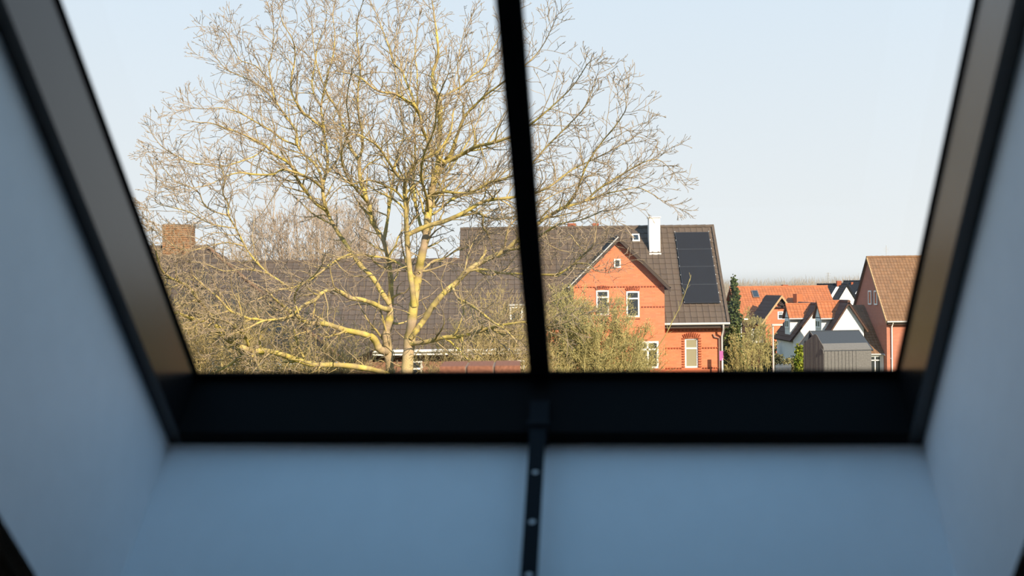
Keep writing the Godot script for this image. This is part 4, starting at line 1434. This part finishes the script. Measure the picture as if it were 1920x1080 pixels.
func add_stems(o: Node3D, at: Vector3, spread: float, height: float, cnt: int, S: Dictionary, lean: Vector3) -> void:
	S.heart = at + Vector3(0, height * 0.35, 0)
	for k in cnt:
		var an := TAU * k / cnt + rng.randf_range(-0.3, 0.3)
		var out := rng.randf_range(0.15, 1.0)
		var h := height * rng.randf_range(0.75, 1.0) * (1.0 - 0.25 * out * out)
		var p0 := at + Vector3(cos(an), 0, sin(an)) * spread * 0.15 * out
		var p3 := at + Vector3(cos(an) * spread * out, h, sin(an) * spread * out) + lean * h
		var pts := PackedVector3Array()
		var rad := PackedFloat32Array()
		var col := PackedColorArray()
		for j in 9:
			var t := j / 8.0
			var p := p0.lerp(p3, t)
			p += Vector3(cos(an), 0, sin(an)) * spread * out * 0.22 * sin(PI * t) * (1 if k % 2 else -1) * 0.5 + Vector3(rng.randfn(0, 0.05), 0, rng.randfn(0, 0.05)) * height * 0.1 * t
			pts.append(p)
			rad.append(lerpf(S.stem, S.tip * 1.6, t))
			col.append(bark_col(p, rad[j], S.kind))
		var a := Acc.new()
		a.tube(pts, rad, 6, col)
		var st := part("stem", a, M.bark, o)
		var tw := Acc.new()
		branch_off(tw, pts, rad, 1, S, 0.45)
		if tw.v.size(): part("twigs", tw, M.bark, st, "stuff")

func leaf_mesh(s: float) -> ArrayMesh:
	var a := Acc.new()
	a.quad(Vector3(0, 0, 0), Vector3(s * 0.4, s * 0.5, s * 0.1), Vector3(0, s, 0), Vector3(-s * 0.4, s * 0.5, s * 0.1))
	a.quad(Vector3(0, 0, 0), Vector3(-0.1 * s, s * 0.5, s * 0.4), Vector3(0, s, 0), Vector3(-0.1 * s, s * 0.5, -s * 0.4))
	var m := a.mesh()
	m.surface_set_material(0, M.foliage)
	return m

func leaves(parent: Node3D, called: String, spots: Array, size: float, cols: Array, jitter := 0.03) -> void:
	var where := []
	var tint := PackedColorArray()
	for p in spots:
		var b := Basis(Vector3(rng.randfn(), rng.randfn(), rng.randfn()).normalized(), rng.randf() * TAU).scaled(Vector3.ONE * rng.randf_range(0.7, 1.3))
		where.append(Transform3D(b, p + Vector3(rng.randfn(), rng.randfn(), rng.randfn()) * jitter))
		var c: Color = cols[rng.randi() % cols.size()]
		tint.append(c * rng.randf_range(0.8, 1.2))
	many(called, leaf_mesh(size), where, tint, parent)

func blob_points(c: Vector3, r: Vector3, cnt: int, shell := 0.75) -> Array:
	var out := []
	for k in cnt:
		var d := Vector3(rng.randfn(), rng.randfn(), rng.randfn()).normalized()
		var bump := 1.0 + 0.16 * noise.get_noise_3dv(d * 2.6 + c)
		out.append(c + d * r * bump * lerpf(shell, 1.0, rng.randf()))
	return out

func evergreen(called: String, label: String, category: String, at: Vector3, blobs: Array, cnt: int, size: float, cols: Array, group := "") -> void:
	var o := thing(called, label, category, at, group)
	var a := Acc.new()
	var wood := Color(0.10, 0.07, 0.05)
	var top: Vector3 = blobs[blobs.size() - 1][0]
	a.tube(PackedVector3Array([at, at.lerp(top, 0.5), top]), PackedFloat32Array([0.08, 0.06, 0.02]), 6, PackedColorArray([wood, wood, wood]))
	part("stem", a, M.bark, o)
	var spots := []
	var vol := 0.0
	for b in blobs: vol += b[1].x * b[1].y
	for b in blobs:
		spots.append_array(blob_points(b[0], b[1], int(cnt * b[1].x * b[1].y / vol), 0.35))
	leaves(o, "foliage", spots, size, cols)

func thicket(called: String, label: String, clumps: Array, S: Dictionary) -> Node3D:
	# one tangled growth of several clumps of stems: [pixel column, depth, spread, height, stems]
	var first := pt(clumps[0][0], 690, clumps[0][1])
	var o := thing(called, label, "bush", Vector3(first.x, 0, first.z))
	TIPS = []
	for q in clumps:
		var at := pt(q[0], 690, q[1])
		at.y = 0
		add_stems(o, at, q[2], q[3], q[4], S, Vector3.ZERO)
	return o

func build_plants() -> void:
	# budding hazel in front of the cross gable
	var hz := {"kind": 1, "levels": 3, "seg": [0.3, 0.3, 0.25, 0.2], "up": [0.02, 0.05, 0.05, 0.05], "wobble": 0.16, "tip": 0.0065, "gap": [0.5, 0.32, 0.19, 0.15],
		"angle": [25.0, 60.0], "away": 0.25, "lift": 0.15, "len": [[1, 2], [0.7, 1.5], [0.4, 0.9], [0.18, 0.42]], "thick": [0.04, 0.022, 0.012, 0.009], "heart": Vector3.ZERO, "stem": 0.035, "leafy": true}
	var buds := [Color(0.46, 0.405, 0.17), Color(0.38, 0.335, 0.13), Color(0.54, 0.48, 0.23), Color(0.32, 0.285, 0.11)]
	var o := thicket("hazel_bush", "tall olive yellow budding bush in front of the brick gable", [[1105, 42.0, 1.7, 6.7, 22], [1050, 43.0, 1.4, 6.6, 20], [1165, 43.5, 1.2, 5.9, 14], [1208, 44.0, 0.8, 5.0, 5]], hz)
	leaves(o, "buds", TIPS, 0.034, buds, 0.05)
	# one long shoot rising in front of the solar panels
	var a := Acc.new()
	var sh := spline([1200, 720, 2.6, 1222, 670, 2.2, 1248, 628, 1.9, 1262, 600, 1.8, 1275, 575, 1.6, 1286, 545, 1.3, 1295, 520, 1.0], 0, 0.3, 44.0)
	var cc := PackedColorArray()
	for k in sh[0].size(): cc.append(Color(0.36, 0.30, 0.12))
	a.tube(sh[0], sh[1], 5, cc)
	var so := part("long_shoot", a, M.bark, o)
	var tw := Acc.new()
	branch_off(tw, sh[0], sh[1], 3, hz, 0.45)
	part("twigs", tw, M.bark, so, "stuff")
	# olive shrubs by the street lamps
	var at: Vector3
	var sr := hz.duplicate(true)
	sr.gap = [0.5, 0.46, 0.32, 0.27]
	for q in [[1392, 64.0, 0.9, 4.2, 10, "olive yellow budding shrub beside the conifer"], [1428, 70.0, 1.0, 4.4, 10, "olive yellow budding shrub between the two street lamps"], [1404, 80.0, 1.0, 5.0, 9, "taller thin budding shrub behind the white lamp arm"]]:
		at = pt(q[0], 690, q[1])
		at.y = 0
		o = stems("budding_shrub", q[5], "bush", at, q[2], q[3], q[4], sr)
		leaves(o, "buds", TIPS, 0.05, buds)
	# tangled bare growth below the tree
	var br := {"kind": 3, "levels": 3, "seg": [0.3, 0.25, 0.2, 0.15], "up": [0.02, 0.03, 0.03, 0.03], "wobble": 0.2, "tip": 0.0055, "gap": [0.5, 0.30, 0.22, 0.18],
		"angle": [30.0, 70.0], "away": 0.2, "lift": 0.12, "len": [[1, 2], [0.8, 1.7], [0.4, 0.9], [0.15, 0.4]], "thick": [0.03, 0.018, 0.010, 0.007], "heart": Vector3.ZERO, "stem": 0.03}
	thicket("bare_thicket", "tangled straw yellow bare thicket below the boughs of the large tree", [[310, 31.5, 1.6, 7.4, 24], [370, 33.5, 1.6, 7.2, 22], [430, 31.5, 1.5, 6.8, 22], [500, 33.5, 1.5, 6.6, 20], [575, 32.0, 1.5, 6.2, 18], [655, 33.5, 1.4, 5.7, 14], [850, 33.0, 1.4, 5.8, 13], [920, 34.0, 1.5, 6.6, 18], [985, 35.0, 1.4, 6.7, 15]], br)
	# bare trees beyond the wing
	var ft := {"kind": 2, "levels": 3, "seg": [0.5, 0.5, 0.4, 0.35], "up": [0.02, 0.05, 0.05, 0.05], "wobble": 0.13, "tip": 0.011, "gap": [0.8, 0.55, 0.40, 0.34],
		"angle": [25.0, 60.0], "away": 0.3, "lift": 0.12, "len": [[1, 2], [1.4, 2.6], [0.8, 1.6], [0.35, 0.8]], "thick": [0.08, 0.045, 0.024, 0.016], "heart": Vector3.ZERO, "stem": 0.11}
	for q in [[570, 76.0, 3.9, 14.2, 24, "dense brown bare tree behind the long roof, left of the pair"], [665, 93.0, 4.0, 14.8, 20, "dense brown bare tree behind the long roof, right of the pair"], [470, 106.0, 3.6, 12.8, 12, "lower bare tree behind the hipped roof"]]:
		at = pt(q[0], 600, q[1])
		at.y = 0
		stems("bare_tree", q[5], "tree", at, q[2], q[3], q[4], ft)
	# conifer at the corner of the brick house
	at = pt(1377, 600, 66)
	at.y = 0
	var blobs := []
	for k in 16:
		var y := 0.8 + k * 0.42
		var r := lerpf(0.95, 0.12, pow(k / 15.0, 1.3))
		blobs.append([at + Vector3(rng.randf_range(-0.12, 0.12), y, rng.randf_range(-0.1, 0.1)), Vector3(r * rng.randf_range(0.8, 1.2), 0.55, r)])
	evergreen("conifer", "slim dark green conifer behind the corner of the brick house", "tree", at, blobs, 7000, 0.14, [Color(0.07, 0.10, 0.035), Color(0.11, 0.145, 0.05), Color(0.045, 0.065, 0.028), Color(0.15, 0.17, 0.06)])
	# garden evergreens near the shed
	var G := [
		["conical_bush", "bright yellow green clipped bush against the grey shed", 1498, 68.0, [[0, 1.4, 0.34, 1.0], [0, 2.5, 0.30, 0.7], [0, 3.2, 0.18, 0.4]], 1500, [Color(0.22, 0.26, 0.03), Color(0.16, 0.22, 0.03), Color(0.30, 0.32, 0.05)]],
		["round_hedge", "dark green rounded bush left of the lamp post", 1440, 84.0, [[0, 1.2, 0.5, 0.8], [0, 2.2, 0.42, 0.7]], 1200, [Color(0.03, 0.045, 0.02), Color(0.05, 0.06, 0.03)]],
		["clipped_ball", "small grey green clipped ball right of the lamp post", 1458, 78.0, [[0, 1.2, 0.35, 0.6], [0, 2.0, 0.36, 0.42]], 900, [Color(0.10, 0.11, 0.07), Color(0.13, 0.13, 0.08)]],
		["dark_hedge", "dark green hedge below the white cottage dormer", 1468, 92.0, [[0, 1.6, 0.9, 1.6], [0.9, 2.2, 0.9, 1.3], [1.5, 2.6, 0.8, 1.2]], 2600, [Color(0.03, 0.04, 0.02), Color(0.05, 0.06, 0.03)]],
		["dark_hedge", "dark green hedge in front of the white cottage wall", 1488, 77.0, [[0, 1.2, 0.7, 1.1], [0.6, 1.8, 0.6, 1.0]], 1800, [Color(0.03, 0.04, 0.02), Color(0.05, 0.065, 0.03)]],
		["pale_shrub", "pale straw coloured shrub beside the yellow green bush", 1478, 70.0, [[0, 1.3, 0.45, 0.7], [0, 2.1, 0.5, 0.5]], 1100, [Color(0.28, 0.26, 0.12), Color(0.22, 0.20, 0.10)]],
	]
	for q in G:
		at = pt(q[2], 600, q[3])
		at.y = 0
		blobs = []
		for b in q[4]: blobs.append([at + Vector3(b[0], b[1], 0), Vector3(b[2], b[3], b[2])])
		evergreen(q[0], q[1], "bush", at, blobs, q[5], 0.15, q[6])

func build_street() -> void:
	# near lamp post
	var d := 62.0
	var b := pt(1450, 690, d)
	var t := pt(1449, 610, d)
	var o := thing("street_lamp", "tall slim pale grey street lamp post beside the garden shed", "street lamp", Vector3(b.x, 0, -d))
	var a := Acc.new()
	var W := PackedColorArray([Color.WHITE, Color.WHITE, Color.WHITE])
	a.tube(PackedVector3Array([Vector3(b.x, 0, -d), Vector3(b.x, t.y * 0.5, -d), Vector3(b.x, t.y, -d)]), PackedFloat32Array([0.07, 0.055, 0.045]), 8, W, true)
	part("pole", a, M.steel_pole, o)
	a = Acc.new()
	a.box(Vector3(b.x - 0.06, t.y - 0.02, -d - 0.1), Vector3(b.x + 0.5, t.y + 0.07, -d + 0.1))
	part("lamp_head", a, M.steel_pole, o)
	# far lamp with a flat arm
	d = 74.0
	b = pt(1390, 632, d)
	t = pt(1390, 598, d)
	var e := pt(1402, 598, d)
	o = thing("street_lamp", "slim white street lamp with flat arm in front of the orange roof", "street lamp", Vector3(b.x, 0, -d))
	a = Acc.new()
	a.tube(PackedVector3Array([Vector3(b.x, 0, -d), Vector3(b.x, t.y * 0.5, -d), Vector3(b.x, t.y, -d)]), PackedFloat32Array([0.06, 0.045, 0.035]), 8, W, true)
	part("pole", a, M.steel_pole, o)
	a = Acc.new()
	a.box(Vector3(b.x - 0.04, t.y - 0.05, -d - 0.08), Vector3(e.x, t.y + 0.02, -d + 0.08))
	part("lamp_head", a, M.sign_white, o)
	# purple sign on a white post at the corner of the brick house
	d = 55.2
	var p0 := pt(1349, 676, d)
	var p1 := pt(1356, 658, d)
	o = thing("street_sign", "small upright purple sign on a white post by the downpipe", "sign", Vector3((p0.x + p1.x) / 2, 0, -d))
	a = Acc.new()
	a.pipe(Vector3((p0.x + p1.x) / 2 + 0.05, 0, -d - 0.04), Vector3((p0.x + p1.x) / 2 + 0.05, p0.y + 0.1, -d - 0.04), 0.045)
	part("post", a, M.sign_white, o)
	a = Acc.new()
	a.box(Vector3(p0.x, p0.y, -d), Vector3(p1.x, p1.y, -d - 0.03))
	part("panel", a, M.sign_purple, o)
	# white picket fence by the hedge
	d = 66.0
	o = thing("picket_fence", "low white picket fence at the foot of the lamp post", "fence", Vector3(pt(1468, 690, d).x, 0, -d))
	var fy := pt(1468, 684, d).y
	for k in 12:
		var x := pt(1455 + k * 2.5, 690, d).x
		a = Acc.new()
		a.box(Vector3(x - 0.025, 0, -d), Vector3(x + 0.025, fy + 0.03 * (k % 3), -d - 0.025))
		part("picket", a, M.white_paint, o)
	a = Acc.new()
	a.box(Vector3(pt(1454, 690, d).x, fy - 0.15, -d - 0.025), Vector3(pt(1484, 690, d).x, fy - 0.08, -d - 0.05))
	part("rail", a, M.white_paint, o)
	# red brick chimney of the lower roof just outside the window
	d = 5.0
	p0 = pt(822, 685, d)
	p1 = pt(978, 685, d)
	o = thing("low_chimney", "broad red brick chimney top just beyond the window sill", "chimney", Vector3((p0.x + p1.x) / 2, 0, -d - 0.18))
	a = Acc.new()
	a.box(Vector3(p0.x + 0.012, 0, -d - 0.012), Vector3(p1.x - 0.012, p0.y - 0.01, -d - 0.33))
	part("core", a, M.mortar, o)
	for row in 5:
		var yb := p0.y - (row + 1) * 0.075
		for k in 4:
			var wd := (p1.x - p0.x) / 3.0
			var x0 := maxf(p0.x, p0.x + (k - (0.5 if row % 2 else 0.0)) * wd)
			var x1 := minf(p1.x, p0.x + (k + 1 - (0.5 if row % 2 else 0.0)) * wd)
			if x1 - x0 < 0.03: continue
			a = Acc.new()
			a.box(Vector3(x0 + 0.005, yb + 0.005, -d), Vector3(x1 - 0.005, yb + 0.07, -d - 0.35))
			part("brick", a, M.brick_worn, o)
	# far woodland along the horizon
	o = Node3D.new()
	o.name = "distant_woodland"
	add_child(o)
	o.position = Vector3(120, 0, -620)
	tag(o, "haze tinted brown belt of bare woodland along the horizon", "woodland", "", "stuff")
	a = Acc.new()
	var wc := Color(0.52, 0.45, 0.37)  # distance haze is put into this colour: bark paled, no fog in the scene
	for k in 1100:
		var wx := lerpf(-60, 330, k / 1099.0) + rng.randf_range(-1.5, 1.5)
		var wz := -rng.randf_range(540, 700)
		var hh := rng.randf_range(0.72, 1.05) * (10.8 + 2.8 * noise.get_noise_1d(wx * 0.035) + 1.2 * noise.get_noise_1d(wx * 0.3)) * (-wz / 620.0)
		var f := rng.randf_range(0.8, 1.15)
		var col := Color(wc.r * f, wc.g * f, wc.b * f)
		for j in 12:
			var lean := Vector3(rng.randfn(0, 2.6), hh * rng.randf_range(0.6, 1.0), rng.randfn(0, 1.2))
			var s := Vector3(wx + rng.randfn(0, 0.9), 0, wz)
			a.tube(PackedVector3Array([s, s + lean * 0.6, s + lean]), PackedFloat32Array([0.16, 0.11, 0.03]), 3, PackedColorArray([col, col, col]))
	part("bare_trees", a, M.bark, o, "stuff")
	# pylon on the horizon
	d = 600.0
	b = pt(1553, 527, d)
	t = pt(1553, 511, d)
	o = thing("power_pylon", "tiny lattice power pylon on the horizon above the black roof", "pylon", Vector3(b.x, 0, -d))
	a = Acc.new()
	for s in [[-1, -1], [1, -1], [1, 1], [-1, 1]]:
		a.pipe(Vector3(b.x + s[0] * 1.1, 0, -d + s[1] * 1.1), Vector3(b.x + s[0] * 0.15, t.y, -d + s[1] * 0.15), 0.09, 4)
	for k in 3:
		a.pipe(Vector3(b.x - 1.3, t.y - 0.4 - k * 1.3, -d), Vector3(b.x + 1.3, t.y - 0.4 - k * 1.3, -d), 0.08, 4)
	for k in 6:
		var yy := t.y * k / 7.0
		a.pipe(Vector3(b.x - 0.9 * (1 - k / 8.0), yy, -d + 0.6), Vector3(b.x + 0.9 * (1 - k / 8.0), yy + t.y / 7.0, -d + 0.6), 0.06, 4)
	part("lattice", a, M.zinc, o)
